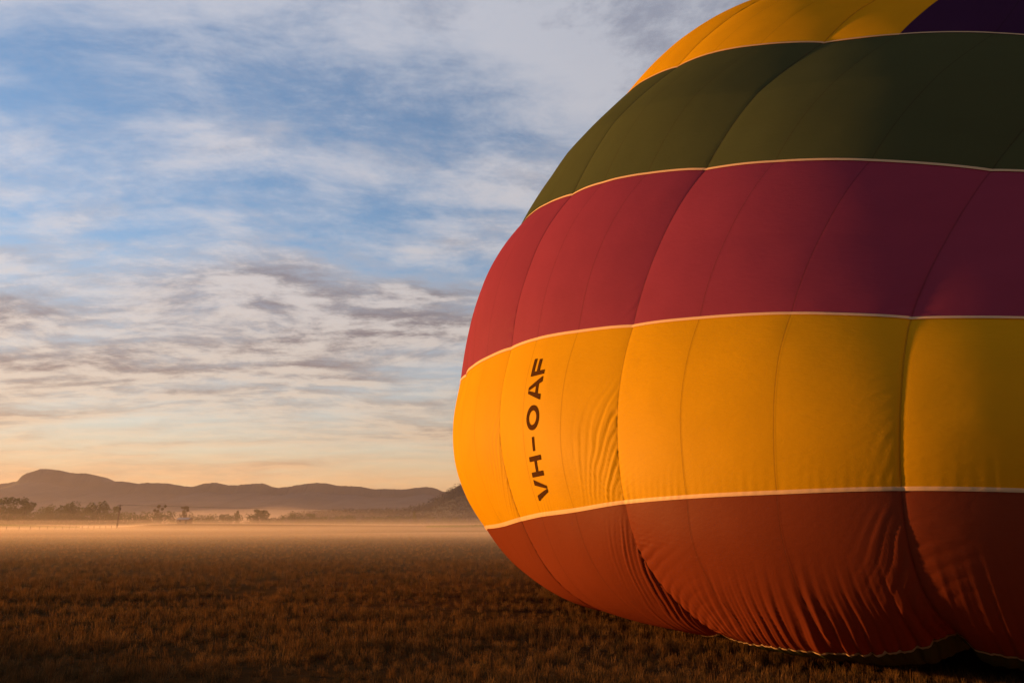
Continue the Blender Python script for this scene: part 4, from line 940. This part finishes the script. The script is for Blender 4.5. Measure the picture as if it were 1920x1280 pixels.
ng = bpy.data.node_groups.new('scatter_grass', 'GeometryNodeTree')
ng.interface.new_socket('Geometry', in_out='INPUT', socket_type='NodeSocketGeometry')
ng.interface.new_socket('Geometry', in_out='OUTPUT', socket_type='NodeSocketGeometry')
gi, go = ng.nodes.new('NodeGroupInput'), ng.nodes.new('NodeGroupOutput')
ci = ng.nodes.new('GeometryNodeCollectionInfo')
ci.inputs['Collection'].default_value = tufts
ci.inputs['Separate Children'].default_value = True
ci.inputs['Reset Children'].default_value = True
ip = ng.nodes.new('GeometryNodeInstanceOnPoints')
ip.inputs['Pick Instance'].default_value = True
rv = ng.nodes.new('FunctionNodeRandomValue')
rv.data_type = 'FLOAT_VECTOR'
rv.inputs[0].default_value, rv.inputs[1].default_value = (-.12, -.12, 0), (.12, .12, 6.283)
na = ng.nodes.new('GeometryNodeInputNamedAttribute')
na.data_type = 'FLOAT'
na.inputs['Name'].default_value = 'size'
L_ = ng.links.new
L_(gi.outputs[0], ip.inputs['Points']); L_(ci.outputs[0], ip.inputs['Instance'])
L_(rv.outputs[0], ip.inputs['Rotation']); L_(na.outputs[0], ip.inputs['Scale'])
L_(ip.outputs[0], go.inputs[0])
grass.modifiers.new('scatter', 'NODES').node_group = ng


# ------------------------------------------------------------------ air: haze over the whole valley and low banks of ground mist
def lens(name, cx, cy, rx, ry, z_of, h, dens, label, g=0.3, flat=1.15, nr=22, na=72, seed=1):
    """Flat bank of mist lying on the ground: thins to nothing at its rim, lumpy on top."""
    t = np.linspace(0, 1, nr)
    a = np.linspace(0, 2 * np.pi, na, endpoint=False)
    T, A_ = np.meshgrid(t, a, indexing='ij')
    wob = 1 + .16 * (fbm(np.cos(A_) * 2 + seed, np.sin(A_) * 2, 3, seed) - .5)
    x, y = cx + rx * T * np.cos(A_) * wob, cy + ry * T * np.sin(A_) * wob
    zb = z_of(x, y)
    top = zb + .02 + h * (1 - T ** flat) * (.72 + .55 * fbm(x / (rx * .22) + seed, y / (ry * .3), 3, seed))
    V = np.concatenate([np.stack([x, y, top], -1).reshape(-1, 3), np.stack([x, y, zb - .35], -1).reshape(-1, 3)])
    f = grid_faces(nr, na, True)
    rim = np.stack([(nr - 1) * na + np.arange(na), (nr - 1) * na + (np.arange(na) + 1) % na], -1)
    side = np.concatenate([rim, rim[:, ::-1] + nr * na], 1)
    ob = mesh_np(name, V, np.concatenate([f[:, ::-1], f + nr * na, side]), volume_mat(name, dens, (.94, .76, .64), g))
    return tag(ob, label, 'mist', kind='stuff')
for hh, dd, nm in ((.6, .0022, 'knee-high'), (1.3, .0014, 'waist-high'), (2.6, .00042, 'fence-high'), (5.0, .0002, 'shed-high'), (10.0, .00011, 'tree-high')):
    lens('ground_mist', -40, 290, 340, 262, ground_z, hh, dd, '%s layer of thin mist lying over the far field' % nm, flat=5, seed=2 + int(hh * 3))
lens('ground_mist', -22, 62, 80, 46, ground_z, 1.15, .0034, 'thin breath of mist over the near side of the field', flat=1.3, seed=41)
lens('ground_mist', 26, 118, 58, 52, ground_z, .62, .0048, 'brighter bank of mist beside the foot of the balloon', flat=1.2, seed=4)
lens('ground_mist', -330, 1150, 330, 210, ground_z, 24, .0009, 'pale mist bank in front of the mountain foot', seed=9)

top = max(p.z for p in [Vector(v.co) for v in bpy.data.objects['mountain_range'].data.vertices]) + 25
B = RAD + 60
haze = MB().box(0, 0, (top - 12) / 2, 2 * B, 2 * B, top + 12).build('haze', volume_mat('valley_haze', 0.85e-4, (.61, .57, .72), .3))
tag(haze, 'warm morning haze filling the valley', kind='stuff')
